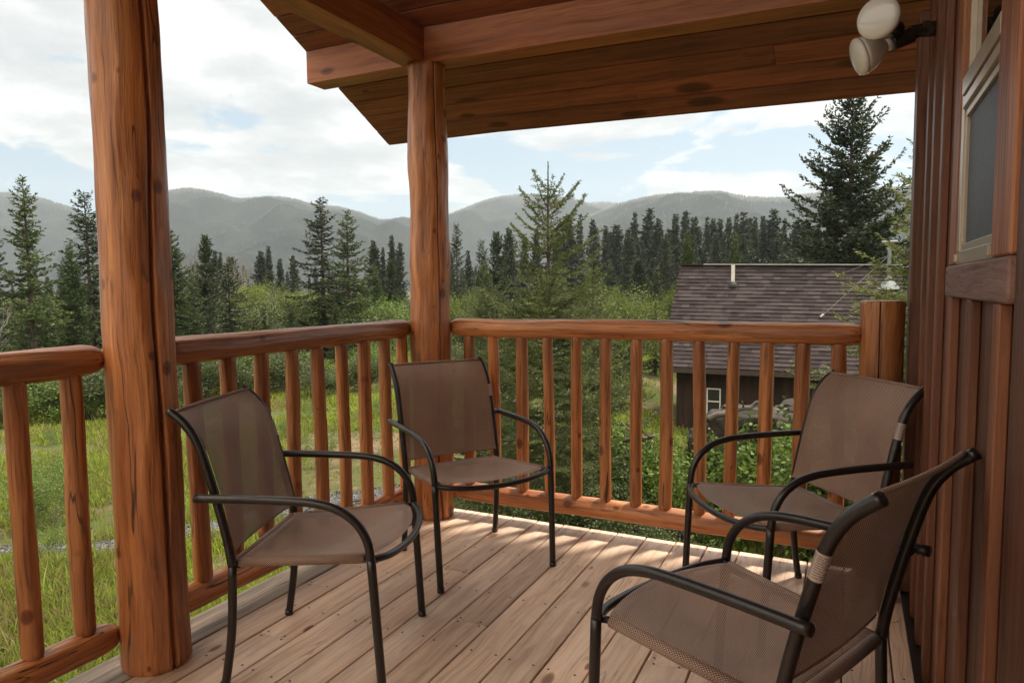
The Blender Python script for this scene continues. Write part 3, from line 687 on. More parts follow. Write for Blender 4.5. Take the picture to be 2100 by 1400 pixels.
# ------------------------------------------------------------------ grass
def grass():
    rng = np.random.default_rng(3); n = 165000
    u = rng.random(n); d = 2.6*(55/2.6)**(u**.9)
    ang = YAW+rng.uniform(-.72, .70, n)                        # measured from +Y to -X
    x = -np.sin(ang)*d; y = np.cos(ang)*d
    keep = ~((x > -2.3) & (x < 3) & (y < 3.4)); x, y, d = x[keep], y[keep], d[keep]
    patch = np.array([noise.noise((a*.35, b*.35, 7.7)) for a, b in zip(x, y)])
    pd = np.array([path_dist(a, b) for a, b in zip(x, y)])
    soil = np.array([noise.noise((a*.42, b*.42, 21.3)) for a, b in zip(x, y)])
    keep = (rng.random(len(x)) < np.clip(.72+patch*2.4, .06, 1)) & ((soil < .22) | (rng.random(len(x)) < .10)) & (pd > .19+rng.random(len(x))*.12)
    x, y, d, patch = x[keep], y[keep], d[keep], patch[keep]
    z = np.array([gz(a, b) for a, b in zip(x, y)])
    k = 5; n = len(x)
    X = np.repeat(np.stack([x, y, z], 1), k, 0); dd = np.repeat(d, k); pt = np.repeat(patch, k)
    X[:, :2] += rng.normal(0, .035, (n*k, 2))*(1+dd*.05)[:, None]
    h = rng.uniform(.035, .13, n*k)*(1+pt*1.3)*(1+(rng.random(n*k) < .03)*1.2); wd = .0028+dd*.00072
    a = rng.uniform(0, 2*PI, n*k); ln = rng.normal(0, .35, (n*k, 2))
    S = np.stack([np.cos(a), np.sin(a), 0*a], 1)*wd[:, None]
    mid = X+np.column_stack([ln*h[:, None]*.35, h*.6]); tip = X+np.column_stack([ln*h[:, None], h])
    V = np.stack([X-S, X+S, mid+S*.7, tip, mid-S*.7], 1).reshape(-1, 3)
    b = np.arange(n*k)[:, None]*5
    F = np.concatenate([b+np.array([[0, 1, 2, 4]])])
    F2 = b+np.array([[4, 2, 3, 3]])
    me = bpy.data.meshes.new('meadow_grass')
    tri = np.concatenate([b+np.array([[0, 1, 2]]), b+np.array([[0, 2, 4]]), b+np.array([[4, 2, 3]])]).reshape(-1, 3)
    t = NT('meadow_blades'); ge = t.n('ShaderNodeNewGeometry'); tc = t.n('ShaderNodeTexCoord')
    nz = t.n('ShaderNodeTexNoise', ins={'Vector': (tc, 3), 'Scale': .55, 'Detail': 4.0})
    f = t.math('ADD', t.math('MULTIPLY', nz, .7), t.math('MULTIPLY', (ge, 'Random Per Island'), .36))
    r = t.ramp(f, [(.34, (.26, .19, .09)), (.43, (.17, .19, .045)), (.55, (.20, .26, .035)), (.75, (.34, .39, .06))])
    bs = t.n('ShaderNodeBsdfPrincipled', ins={'Base Color': r, 'Roughness': .6, 'Specular IOR Level': .3})
    tl = t.n('ShaderNodeBsdfTranslucent', ins={0: r}); mx = t.n('ShaderNodeMixShader', ins={0: .45, 1: bs, 2: tl})
    o = link('meadow_grass', fast_mesh('meadow_grass', V, tri, [t.out(mx)]))
    tag(o, 'fresh green meadow grass beyond the porch railings', 'grass', kind='stuff')
grass()

# ------------------------------------------------------------------ rock, dead logs
def rock(name, c, r, seed, label, flat=.8):
    import bmesh
    bm = bmesh.new(); bmesh.ops.create_icosphere(bm, subdivisions=6, radius=1)
    for v in bm.verts:
        q = v.co.copy(); s = Vector((seed*3.1, seed*1.7, 0))
        k = 1+.35*noise.noise(q*1.3+s)+.16*noise.noise(q*3.1+s)+.05*noise.noise(q*8+s)
        e = .55; sg = lambda v_: math.copysign(abs(v_)**e, v_)
        p_ = Vector((sg(q.x), sg(q.y), sg(q.z)))
        lay = .07*(abs(((q.z*2.6+.5*noise.noise(q*1.5+s)) % 1)-.5)*2)**.5
        cr = noise.noise(Vector((q.x*2.2, q.y*2.2, q.z*.5))+s); crk = -.12*max(0, 1-abs(cr)*9)
        kk = k*(.92+lay+crk)
        v.co = Vector((p_.x*kk*r[0], p_.y*kk*r[1], p_.z*(k*.5+.5)*r[2]))
    me = bpy.data.meshes.new(name); bm.to_mesh(me); bm.free()
    t = NT(name+'_stone'); tc = t.n('ShaderNodeTexCoord')
    a = t.n('ShaderNodeTexNoise', ins={'Vector': (tc, 3), 'Scale': 2.2, 'Detail': 8.0, 'Roughness': .7})
    b = t.n('ShaderNodeTexNoise', ins={'Vector': (tc, 3), 'Scale': 14.0, 'Detail': 6.0, 'Roughness': .7})
    rr = t.ramp(a, [(.3, (.012, .010, .009)), (.5, (.032, .026, .021)), (.68, (.075, .061, .05))])
    bs = t.n('ShaderNodeBsdfPrincipled', ins={'Base Color': rr, 'Roughness': .92})
    bp = t.n('ShaderNodeBump', ins={'Height': b, 'Strength': .8, 'Distance': .05}); t.t.links.new(bp.outputs[0], bs.inputs['Normal'])
    me.materials.append(t.out(bs)); me.polygons.foreach_set('use_smooth', [False]*len(me.polygons))
    o = link(name, me, loc=c); tag(o, label, 'rock'); return o
p = atd(1545, 900, 8.6); rock('boulder', (p[0], p[1], -1.30), (.66, .5, 1.02), 1, 'large layered grey brown boulder between the porch and the cabin')
p = atd(1640, 900, 8.9); rock('boulder', (p[0]+.15, p[1], -1.38), (.52, .5, 1.1), 2, 'right hand boulder, half hidden behind the right rear chair')
p = atd(1350, 940, 7.6); rock('boulder', (p[0], p[1], -1.8), (.5, .45, .55), 3, 'low dark rock in front of the bright shrub, left of the big boulder')
m_dead = wood('weathered_dead_log', 0, [(.05, .042, .036), (.12, .10, .085), (.24, .205, .17)], along=1.0, across=20, rough=.9, bump=.8, streak=.9)
def deadlog(a, b, r, seed, label):
    rg = np.random.default_rng(seed); a = np.array(a); b = np.array(b); n = 14
    P = [a+(b-a)*i/(n-1)+rg.normal(0, .012, 3)+np.array([0, 0, .015*math.sin(i*.5)]) for i in range(n)]
    R = [r*(1+.3*rg.normal(0, .3))*(1-.5*i/n) for i in range(n)]
    m = MB().tube(P, R, 12); 
    for k in range(3): j = rg.integers(3, n-1); m.tube([P[j], P[j]+rg.normal(0, .09, 3)+np.array([0, 0, .12])], [r*.3, .008], 6)
    o = m.build('dead_log', m_dead, smooth=True); tag(o, label, 'log')
deadlog(atd(1450, 862, 7.9), atd(1560, 822, 8.1), .038, 1, 'weathered grey driftwood log lying along the top of the big boulder')
deadlog(atd(1490, 900, 7.6), atd(1660, 878, 7.9), .018, 2, 'thin grey dead branch across the face of the big boulder')
deadlog(atd(1280, 905, 7.9), atd(1345, 895, 7.6), .028, 3, 'short grey log end poking out of the bright green shrub')

# ------------------------------------------------------------------ hills
def hill(pts, D, name, depth, seed, trees, nt_, tr_h, dcurve=None):
    rg = np.random.default_rng(seed); pts = np.array(pts, float)
    N = 220; xs = np.linspace(pts[0][0], pts[-1][0], N); ys = np.interp(xs, pts[:, 0], pts[:, 1])
    k = np.ones(9)/9; ys2 = np.convolve(np.pad(ys, 4, mode='edge'), k, 'valid'); M_ = 34
    V = []; crest = []
    for i in range(N):
        d0 = D*(1+.05*math.sin(i*.05+seed)); c = atd(xs[i], ys2[i], d0); crest.append(c)
        o = np.array([c[0], c[1]])/math.hypot(c[0], c[1])
        for j in range(M_+8):
            t = j/M_; 
            if j <= M_: rr = d0-depth*(1-t); hh = (math.sin(t*PI/2)**1.1)
            else: rr = d0+depth*.4*(t-1)/(8/M_); hh = math.cos((t-1)/(8/M_)*PI/2*.98)
            x, y = o*rr; z = -6+(c[2]+6)*hh
            amp = (c[2])*.5*min(1, t*3)*max(0, min(1, (1-t)*3)) if t <= 1 else 0
            z -= amp*(.5+noise.noise((x*.0035, y*.0035, seed))+.4*noise.noise((x*.012, y*.012, seed)))*.7
            V.append((x, y, z))
    m = M_+8; F = []
    for i in range(N-1):
        for j in range(m-1): a = i*m+j; F.append((a, a+m, a+m+1, a+1))
    t = NT(name+'_slope'); tc = t.n('ShaderNodeTexCoord')
    a = t.n('ShaderNodeTexNoise', ins={'Vector': (tc, 3), 'Scale': .012, 'Detail': 8.0, 'Roughness': .7})
    r = t.ramp(a, [(.38, (.006, .008, .008)), (.52, (.013, .016, .014)), (.70, (.034, .035, .028))])
    mt = t.out(t.n('ShaderNodeBsdfPrincipled', ins={'Base Color': r, 'Roughness': 1.0, 'Specular IOR Level': 0.0}))
    o = MB().add(V, F).build('hill', mt, smooth=True); tag(o, kind='structure')
    # the forest on it, one mass
    V = np.array(V).reshape(N, m, 3); n1 = nt_//2
    i = rg.random(nt_)*(N-1.01); t = np.where(np.arange(nt_) < n1, M_-np.abs(rg.normal(0, .8, nt_)), rg.random(nt_)*(M_))
    t = np.clip(t, 0, m-2); i0 = i.astype(int); j0 = t.astype(int); fi = (i-i0)[:, None]; fj = (t-j0)[:, None]
    B = (V[i0, j0]*(1-fi)+V[i0+1, j0]*fi)*(1-fj)+(V[i0, j0+1]*(1-fi)+V[i0+1, j0+1]*fi)*fj
    h = tr_h*.75*rg.uniform(.5, 1.25, nt_)*np.where(np.arange(nt_) < n1, 1, .55); r_ = h*rg.uniform(.14, .24, nt_); a = rg.random(nt_)*6.28
    C = []
    for q in range(4): C.append(B+np.stack([np.cos(a+q*PI/2)*r_, np.sin(a+q*PI/2)*r_, -h*.05], 1))
    C.append(B+np.stack([0*h, 0*h, h], 1)); VV = np.stack(C, 1).reshape(-1, 3)
    T = np.array([(0, 1, 4), (1, 2, 4), (2, 3, 4), (3, 0, 4)]); FF = (T[None]+np.arange(nt_)[:, None, None]*5).reshape(-1, 3)
    o = link('hill_forest', fast_mesh('hill_forest', VV, FF, [m_nhill])); tag(o, trees, 'forest', kind='stuff')
hill([(-330, 372), (-150, 380), (0, 399), (60, 405), (100, 416), (150, 432), (210, 470), (290, 540)], 2700, 'left', 900, 2, 'hazy wooded hillside at the far left, falling away behind the front log post', 9000, 15)
hill([(130, 500), (230, 440), (300, 408), (340, 396), (390, 390), (440, 400), (490, 414), (530, 410), (560, 408), (600, 412), (640, 423), (700, 430), (740, 442), (780, 459), (830, 450), (880, 458), (940, 500)], 2200, 'mid', 1100, 5, 'hazy conifer covered hill between the two log posts', 12000, 13)
hill([(790, 500), (850, 470), (920, 445), (980, 420), (1020, 408), (1060, 402), (1090, 401), (1140, 407), (1190, 417), (1260, 440), (1330, 470)], 2500, 'centre', 1000, 9, 'pale wooded hill behind the top of the young fir', 9000, 13)
hill([(1120, 440), (1200, 419), (1240, 417), (1270, 419), (1300, 430), (1400, 455)], 3300, 'far', 900, 11, 'most distant pale ridge seen between two nearer wooded hills', 5000, 14)
hill([(1150, 470), (1230, 440), (1290, 418), (1340, 408), (1420, 402), (1470, 397), (1500, 402), (1530, 409), (1600, 411), (1660, 402), (1720, 395), (1850, 390), (2100, 380)], 1900, 'right', 1000, 14, 'wooded hill with a fringe of trees beyond the cabin', 14000, 12)

# ------------------------------------------------------------------ cabin
def cabin():
    root = empty('cabin', (-2, 22, gz(-2, 22)), 0, 'dark board cabin with a brown shingle roof seen over the back railing', 'cabin')
    off = np.array(root.location)
    ye, ze, yr, zr = 20.0, -1.145, 22.7, 1.87; xl, xr = -4.95, 1.35
    def B(x0, x1, y0, y1, z0, z1, mb, mi=0): mb.box(x0-off[0], x1-off[0], y0-off[1], y1-off[1], z0-off[2], z1-off[2], mi)
    mc = wood('cabin_board', 2, [(.012, .006, .004), (.024, .012, .008), (.04, .02, .012)], along=.5, across=9, rough=.95, island=True, bump=.4)
    m = MB(); yb = 2*yr-ye
    x = xl+.4
    while x < xr-.4: B(x, min(x+.19, xr-.4), ye+.45, ye+.53, -3.6, ze+.42, m); B(x+.17, x+.215, ye+.425, ye+.449, -3.6, ze+.40, m); x += .2
    B(xl+.4, xl+.5, ye+.55, yb-.5, -3.6, ze+.4, m); B(xr-.5, xr-.4, ye+.55, yb-.5, -3.6, ze+.4, m)
    for xx in (xl+.45, xr-.45):
        m.add([(xx-off[0], ye+.5-off[1], ze+.4-off[2]), (xx-off[0], yb-.5-off[1], ze+.4-off[2]), (xx-off[0], yr-off[1], zr-.1-off[2])], [(0, 1, 2)])
    m.build('wall', mc, root)
    # shingles
    t = NT('asphalt_shingle'); ge = t.n('ShaderNodeNewGeometry'); tc = t.n('ShaderNodeTexCoord')
    r = t.ramp((ge, 'Random Per Island'), [(0, (.030, .023, .025)), (.5, (.045, .035, .037)), (1, (.062, .050, .051))])
    nz = t.n('ShaderNodeTexNoise', ins={'Vector': (tc, 3), 'Scale': 60.0, 'Detail': 3.0}); sp_ = t.ramp(nz, [(.35, (.75, .75, .75)), (.65, (1.2, 1.2, 1.2))])
    c = t.mix(.8, r, sp_, 'MULTIPLY')
    ms = t.out(t.n('ShaderNodeBsdfPrincipled', ins={'Base Color': mo(c), 'Roughness': .95, 'Specular IOR Level': .12}))
    m = MB(); rg = random.Random(4)
    L = math.hypot(yr-ye, zr-ze); ny = (yr-ye)/L; nz_ = (zr-ze)/L; nrm = np.array([0, -nz_, ny]); al = np.array([0, ny, nz_])
    nc = 27; e = L/nc
    for sgn in (1, -1):
        for c_ in range(nc):
            x = xl-rg.random()*.3
            while x < xr:
                wd = rg.uniform(.14, .36); x0 = max(x, xl); x1 = min(x+wd, xr); x += wd
                if x1-x0 < .02: continue
                th = .012 if rg.random() < .5 else .022
                P0 = np.array([0, ye, ze])+al*(c_*e); P1 = P0+al*(e+.02)
                q = [P0+nrm*.008, P0+nrm*(.012+th), P1+nrm*.004, P1+nrm*(.0)]
                V = []
                for X in (x0+.002, x1-.002):
                    for s in q:
                        Y = s[1] if sgn > 0 else 2*yr-s[1]; V.append((X-off[0], Y-off[1], s[2]-off[2]))
                m.add(V, [(0, 1, 2, 3), (4, 7, 6, 5), (0, 4, 5, 1), (1, 5, 6, 2), (2, 6, 7, 3), (3, 7, 4, 0)])
    # deck under the shingles
    m2 = MB()
    for sgn in (1, -1):
        V = []
        for X in (xl, xr):
            for d in (-.06, -.004):
                for s in (np.array([0, ye, ze]), np.array([0, yr, zr])):
                    s = s+nrm*d; Y = s[1] if sgn > 0 else 2*yr-s[1]; V.append((X-off[0], Y-off[1]+(0), s[2]-off[2]))
        m2.add(V, [(0, 1, 3, 2), (4, 6, 7, 5), (0, 4, 5, 1), (2, 3, 7, 6), (0, 2, 6, 4), (1, 5, 7, 3)])
    rf = m.build('roof', ms, root, recalc=True)
    m2.build('roof_deck', simple('roof_deck_wood', (.05, .03, .022), .9), rf, recalc=True)
    f = MB(); B(xl, xr, ye-.03, ye+.0, ze-.15, ze-.012, f); f.build('fascia', simple('dark_fascia', (.04, .025, .02), .8), rf)
    f = MB(); B(xl+.75, xr, yr-.13, yr+.13, zr+.02, zr+.055, f); f.build('ridge_cap', simple('ridge_metal', (.34, .33, .33), .5, metal=.4), rf)
    f = MB(); B(xl, xl+.75, yr-.12, yr+.12, zr+.01, zr+.04, f); f.build('ridge_shingle', ms, rf)
    bpy.context.view_layer.update()
    for o_ in [rf]+children(rf):
        for v_ in o_.data.vertices:
            X_, Y_ = v_.co.x+off[0], v_.co.y+off[1]; fr_ = max(0, 1-abs(Y_-yr)/(yr-ye)); v_.co.z -= .027*(X_+5)*fr_
    # vent pipe
    def on_roof(px, py):
        d = ray(px, py); n = nrm; t_ = ((np.array([0, ye, ze])-EYEP)@n)/(d@n); q_ = EYEP+d*t_; q_[2] -= .027*(q_[0]+5)*max(0, 1-abs(q_[1]-yr)/(yr-ye)); return q_
    b = on_roof(1503, 582)-off; top = b+np.array([0, 0, .62])
    v = MB().tube([b+[0, 0, .1], top], .055, 14).build('vent_pipe', simple('white_pipe', (.62, .60, .56), .5), root, smooth=False)
    MB().tube([b-[0, 0, .05], b+[0, 0, .02], b+[0, 0, .1]], [.15, .13, .07], 16).build('pipe_boot', simple('black_rubber', (.02, .02, .02), .7), v)
    # flue with guy wires
    b = on_roof(1822, 584)-off; tp = b+np.array([0, 0, 1.3])
    mg = simple('galvanised_metal', (.20, .22, .225), .55, metal=.5)
    fl = MB().tube([b, tp], .05, 14).build('flue_pipe', mg, root)
    MB().tube([b+[0, -.02, 0], b+[0, -.02, .05], b+[0, -.02, .30], b+[0, -.02, .36]], [.30, .27, .09, .07], 20).build('flashing_cone', mg, fl)
    MB().tube([tp+[-.2, 0, .02], tp+[.2, 0, .02]], .03, 10).build('flue_cap', mg, fl)
    for px, py in ((1717, 557), (1683, 646)):
        a = on_roof(px, py)-off; hk = b+np.array([0, 0, .95])
        g = MB().tube([a, hk], .007, 6).build('guy_wire', mg, fl)
        MB().tube([a-[0, .0, .0], a+(hk-a)*.045], .035, 8).build('anchor', m_alu, g)
    # window
    mw = simple('white_vinyl', (.50, .50, .50), .5); gl = simple('dark_glass', (.02, .022, .024), .08)
    y = ye+.40; wx0, wx1 = at(1449, 797, 1, y)[0], at(1478, 797, 1, y)[0]; z1 = at(1460, 796, 1, y)[2]; z0 = z1-1.15
    f = MB(); c_ = .034
    B(wx0, wx1, y, y+.06, z1-c_, z1, f); B(wx0, wx1, y, y+.06, z0, z0+c_, f); B(wx0, wx0+c_, y, y+.06, z0+c_, z1-c_, f); B(wx1-c_, wx1, y, y+.06, z0+c_, z1-c_, f)
    B(wx0+c_, wx1-c_, y+.005, y+.055, z1-.40, z1-.365, f)
    wn = f.build('window', mw, root)
    g = MB(); B(wx0+c_, wx1-c_, y+.028, y+.034, z0+c_, z1-c_, g); g.build('pane', gl, wn)
cabin()

# ------------------------------------------------------------------ log pieces
def logmesh(a, b, r0, r1, seed, rings=40, seg=40, facet=.0, lump=.05, taper=(.0, .0), tap_len=.05, crack=None, flare=0, bulge=None, top_cap=True):
    """a peeled log from a to b: lumps, knife facets, optional drying crack (angle, half width, depth, wander)"""
    a = np.array(a, float); b = np.array(b, float); L = np.linalg.norm(b-a); T = (b-a)/L
    ref = np.array([0, 0, 1.0]) if abs(T[2]) < .9 else np.array([0, 1.0, 0])
    N = np.cross(T, ref); N /= np.linalg.norm(N); B = np.cross(T, N); rg = random.Random(seed)
    ts = list(np.linspace(0, 1, rings))
    e = tap_len/L
    if taper[0]: ts += [e*.5, e*.98, e*.2]
    if taper[1]: ts += [1-e*.5, 1-e*.98, 1-e*.2]
    ts = sorted(set(ts)); V = []; F = []; MI = []
    bump_k = [(rg.uniform(.05, .95), rg.uniform(0, 2*PI), rg.uniform(.02, .055)) for _ in range(int(L*6)+2)]
    for t in ts:
        s = t*L; r = r0+(r1-r0)*t
        if bulge: r *= 1+sum(h*math.exp(-((s-c)/w)**2) for c, w, h in bulge)
        k = 1.0
        if taper[0] and s < tap_len: k = taper[0]+(1-taper[0])*math.sin(s/tap_len*PI/2)**.7
        if taper[1] and L-s < tap_len: k = taper[1]+(1-taper[1])*math.sin((L-s)/tap_len*PI/2)**.7
        cen = a+T*s+N*(.006*noise.noise((s*1.5, seed, 0)))+B*(.006*noise.noise((s*1.5, seed, 9)))
        ca = None
        if crack: 
            ca = crack[0]+crack[3]*noise.noise((s*1.3, seed*2.0, 3)); cw = crack[1]*(crack[4](s) if len(crack) > 4 else 1)
            A = [ca-cw*1.0, ca-cw*.75, ca, ca+cw*.75, ca+cw*1.0]+list(np.linspace(ca+cw*1.8, ca-cw*1.8+2*PI, seg-5))
        else: A = list(np.linspace(0, 2*PI, seg, endpoint=False))
        for q, an in enumerate(A):
            rr = r*(1+lump*noise.noise((math.cos(an)*1.2, math.sin(an)*1.2, s*3.0+seed*5.3)))
            rr *= 1+lump*.5*noise.noise((math.cos(an)*3, math.sin(an)*3, s*9+seed))
            if facet:
                n_f = 8; ph = (an*n_f/(2*PI)+noise.noise((s*1.6, seed, 2))*1.2) % 1-.5
                rr *= 1-facet*(1-math.cos(PI/n_f)/math.cos(ph*2*PI/n_f))*.8
            for bt, ba, bh in bump_k:
                da = (an-ba+PI) % (2*PI)-PI; ds = (s-bt*L)
                g_ = (da*r/.03)**2+(ds/.035)**2
                if g_ < 6: rr += bh*.18*math.exp(-g_)*r*2
            if crack and q in (1, 2, 3) and cw > .004: rr -= crack[2]*(1 if q == 2 else .8)
            rr *= k; V.append(cen+rr*(math.cos(an)*N+math.sin(an)*B))
    n = len(ts)
    for i in range(n-1):
        for j in range(seg):
            kk = (j+1) % seg; F.append((i*seg+j, i*seg+kk, (i+1)*seg+kk, (i+1)*seg+j)); MI.append(1 if crack and j in (1, 2) else 0)
    V.append(a); V.append(b)
    for j in range(seg):
        F.append((n*seg, (j+1) % seg, j)); MI.append(0); F.append((n*seg+1, (n-1)*seg+j, (n-1)*seg+(j+1) % seg)); MI.append(0)
    m = MB(); m.add(V, F); m.MI = MI; return m

def fix(o):
    import bmesh
    bm = bmesh.new(); bm.from_mesh(o.data); bmesh.ops.recalc_face_normals(bm, faces=bm.faces); bm.to_mesh(o.data); bm.free(); return o

# posts.  Angles: for an upright log N = cross(z, y) = -x, B = cross(T,N) = cross(z,-x) = -y
P1 = (-2.028, 1.452); P2 = (-1.985, 3.09); ZB = 2.36
def ang_to(p, dx_right):
    """angle of the surface point that faces the eye, shifted towards image right"""
    v = np.array([-p[0], -p[1]]); v /= np.linalg.norm(v); r = np.array([-v[1], v[0]])
    u = v*math.cos(dx_right)+r*math.sin(dx_right)      # rotate
    return math.atan2(-u[1], -u[0])
o = fix(logmesh((P1[0], P1[1], 0.0), (P1[0]-.008, P1[1], 2.62), .107, .102, 11, 110, 64, lump=.03, facet=.6,
                crack=(ang_to(P1, .52), .09, .038, .22, lambda s: 1.0), taper=(.93, 0), tap_len=.03).build('log_post', [m_logz, m_check], smooth=True))
tag(o, 'thick peeled log post in the left foreground with a long dark drying crack', 'post')
def cr2(s): return 1.0 if (s < 1.25 or s > 1.72) else .02
o = fix(logmesh((P2[0], P2[1], 0.0), (P2[0], P2[1], ZB), .108, .100, 17, 110, 64, lump=.06, facet=.6, bulge=[(1.36, .10, .07), (1.85, .14, .06), (2.25, .12, -.05), (.9, .2, .04)],
                crack=(ang_to(P2, .42), .05, .025, .35), taper=(.94, 0), tap_len=.03).build('log_post', [m_logz, m_check], smooth=True))
tag(o, 'lumpy peeled log post at the far corner of the deck holding up the roof beams', 'post')
o = fix(logmesh((.125, 3.19, 0.0), (.125, 3.19, 1.152), .085, .083, 23, 40, 48, lump=.03, facet=.6, taper=(.95, .94), tap_len=.012,
                crack=(ang_to((.125, 3.19), -.1), .03, .012, .2)).build('short_log_post', [m_logz, m_check], smooth=True))
tag(o, 'short flat topped log post ending the back railing against the house wall', 'post')

def railing(name, label, a, b, axis, ys, z_top=1.012, seed=1, ends=(.62, .62)):
    """axis 0: runs along x at y=a[1]; axis 1: runs along y at x=a[0]"""
    A = np.array([*a, 0.0]); Bp = np.array([*b, 0.0]); root = empty(name, (A+Bp)/2, 0, label, 'railing'); off = np.array(root.location)
    mt = m_logx if axis == 0 else m_logy
    fix(logmesh(A+[0, 0, z_top]-off, Bp+[0, 0, z_top]-off, .051, .049, seed, 60, 40, lump=.05, facet=1.0, taper=ends, tap_len=.055).build('top_rail', mt, root, smooth=True))
    fix(logmesh(A+[0, 0, .125]-off, Bp+[0, 0, .125]-off, .052, .050, seed+1, 60, 40, lump=.05, facet=1.0, taper=ends, tap_len=.06).build('bottom_rail', mt, root, smooth=True))
    for i, v in enumerate(ys):
        p = A.copy(); p[axis] = v; rr = random.Random(seed*100+i); r = .031+rr.uniform(-.0025, .003)
        tx, ty = rr.uniform(-.006, .006), rr.uniform(-.004, .004)
        fix(logmesh(p+[tx, ty, .158]-off, p+[-tx, -ty, .985]-off, r, r*.97, seed*50+i, 26, 24, lump=.07, facet=.9, taper=(.72, .72), tap_len=.03).build('baluster', m_logz, root, smooth=True))
    return root
xs = [-1.815, -1.664, -1.503, -1.354, -1.205, -1.054, -.901, -.757, -.603, -.462, -.318, -.174, -.029]
railing('log_railing', 'back log railing between the corner post and the short post at the house wall', (-1.915, 3.19), (.052, 3.19), 0, xs, seed=3)
ys = [1.698, 1.852, 2.015, 2.183, 2.343, 2.505, 2.666, 2.833, 2.985]
railing('log_railing', 'left side log railing between the thick front post and the corner post', (-2.1, 1.56), (-2.1, 3.03), 1, ys, seed=5)
railing('log_railing', 'log railing entering at the left edge of the view, left of the thick front post', (-2.1, -.6), (-2.1, 1.36), 1, [-.45, -.28, -.12, .04, .2, .36, .52, .68, .83, .97, 1.112, 1.268], seed=7)

# ------------------------------------------------------------------ deck
def deck():
    root = empty('porch_deck', (-1, 1.5, 0), 0, 'porch floor of pale reddish softwood boards with nail heads', 'deck'); off = np.array(root.location)
    pitch = .1445; x0 = -1.0022; yb = 3.232; th = .036
    seams = [x0+k*pitch for k in range(-7, 9)]
    joints = [(938, 1169), (965, 1275), (1270, 1229), (1370, 1362), (556, 1301), (647, 1199)]
    J = {}
    for q in joints:
        p = at(*q, 2, 0); k = math.floor((p[0]-x0)/pitch); J.setdefault(k, []).append(p[1])
    ends = [-2.7, yb]; m = MB(); rg = random.Random(2); joist = [yb-.06-.4064*i for i in range(15)]
    bounds = [(-2.187, seams[0])]+list(zip(seams[:-1], seams[1:]))+[(seams[-1], .216)]
    nail = MB()
    for i, (a, b) in enumerate(bounds):
        if b > .215: b = .215
        if b-a < .03: continue
        k = i-8; ysp = sorted([ends[0]]+[y for y in J.get(k, [])]+[ends[1]])
        if len(ysp) == 2 and rg.random() < .6: ysp.insert(1, joist[rg.randrange(6, 12)])
        for y0, y1 in zip(ysp[:-1], ysp[1:]):
            if i == 0: continue
            dz = rg.uniform(-.0012, .0012)
            m.cbox(a+.0028-off[0], b-.0028-off[0], y0+.0012-off[1], y1-.0012-off[1], -th, dz, .0025)
        if i == 0: continue
        for jy in joist+[y+.012 for y in J.get(k, [])]+[y-.012 for y in J.get(k, [])]:
            for xx in (a+.03, b-.03):
                if rg.random() < .06: continue
                c = np.array([xx+rg.uniform(-.008, .008), jy+rg.uniform(-.008, .008), 0])-off
                n = 8; V = [c+[.0046*math.cos(t), .0046*math.sin(t), .0022] for t in np.linspace(0, 2*PI, n, endpoint=False)]
                nail.add(V, [tuple(range(n))])
    m.build('decking', m_deck, root, recalc=True); nail.build('nail_heads', m_nail, root)
    MB().cbox(-2.187-off[0], seams[0]-.003-off[0], -2.7-off[1], yb-off[1], -th, .001, .003).build('edge_board', m_rimw, root, recalc=True)
    r = MB(); r.box(-2.16-off[0], .2-off[0], yb-.05-off[1], yb-.012-off[1], -.27, -.037); r.box(-2.165-off[0], -2.125-off[0], -2.7-off[1], yb-.051-off[1], -.27, -.037)
    for jy in joist[1:]: r.box(-2.12-off[0], .2-off[0], jy-.02-off[1], jy+.02-off[1], -.25, -.038)
    r.build('joists', m_rimw, root)
    s = MB()
    for x, y in ((-2.05, 3.1), (-.9, 3.1), (.1, 3.1), (-2.05, 1.4), (-2.05, -.5)): s.box(x-.07-off[0], x+.07-off[0], y-.07-off[1], y+.07-off[1], gz(x, y)-.1, -.271)
    s.build('support_posts', m_batten, root)
deck()

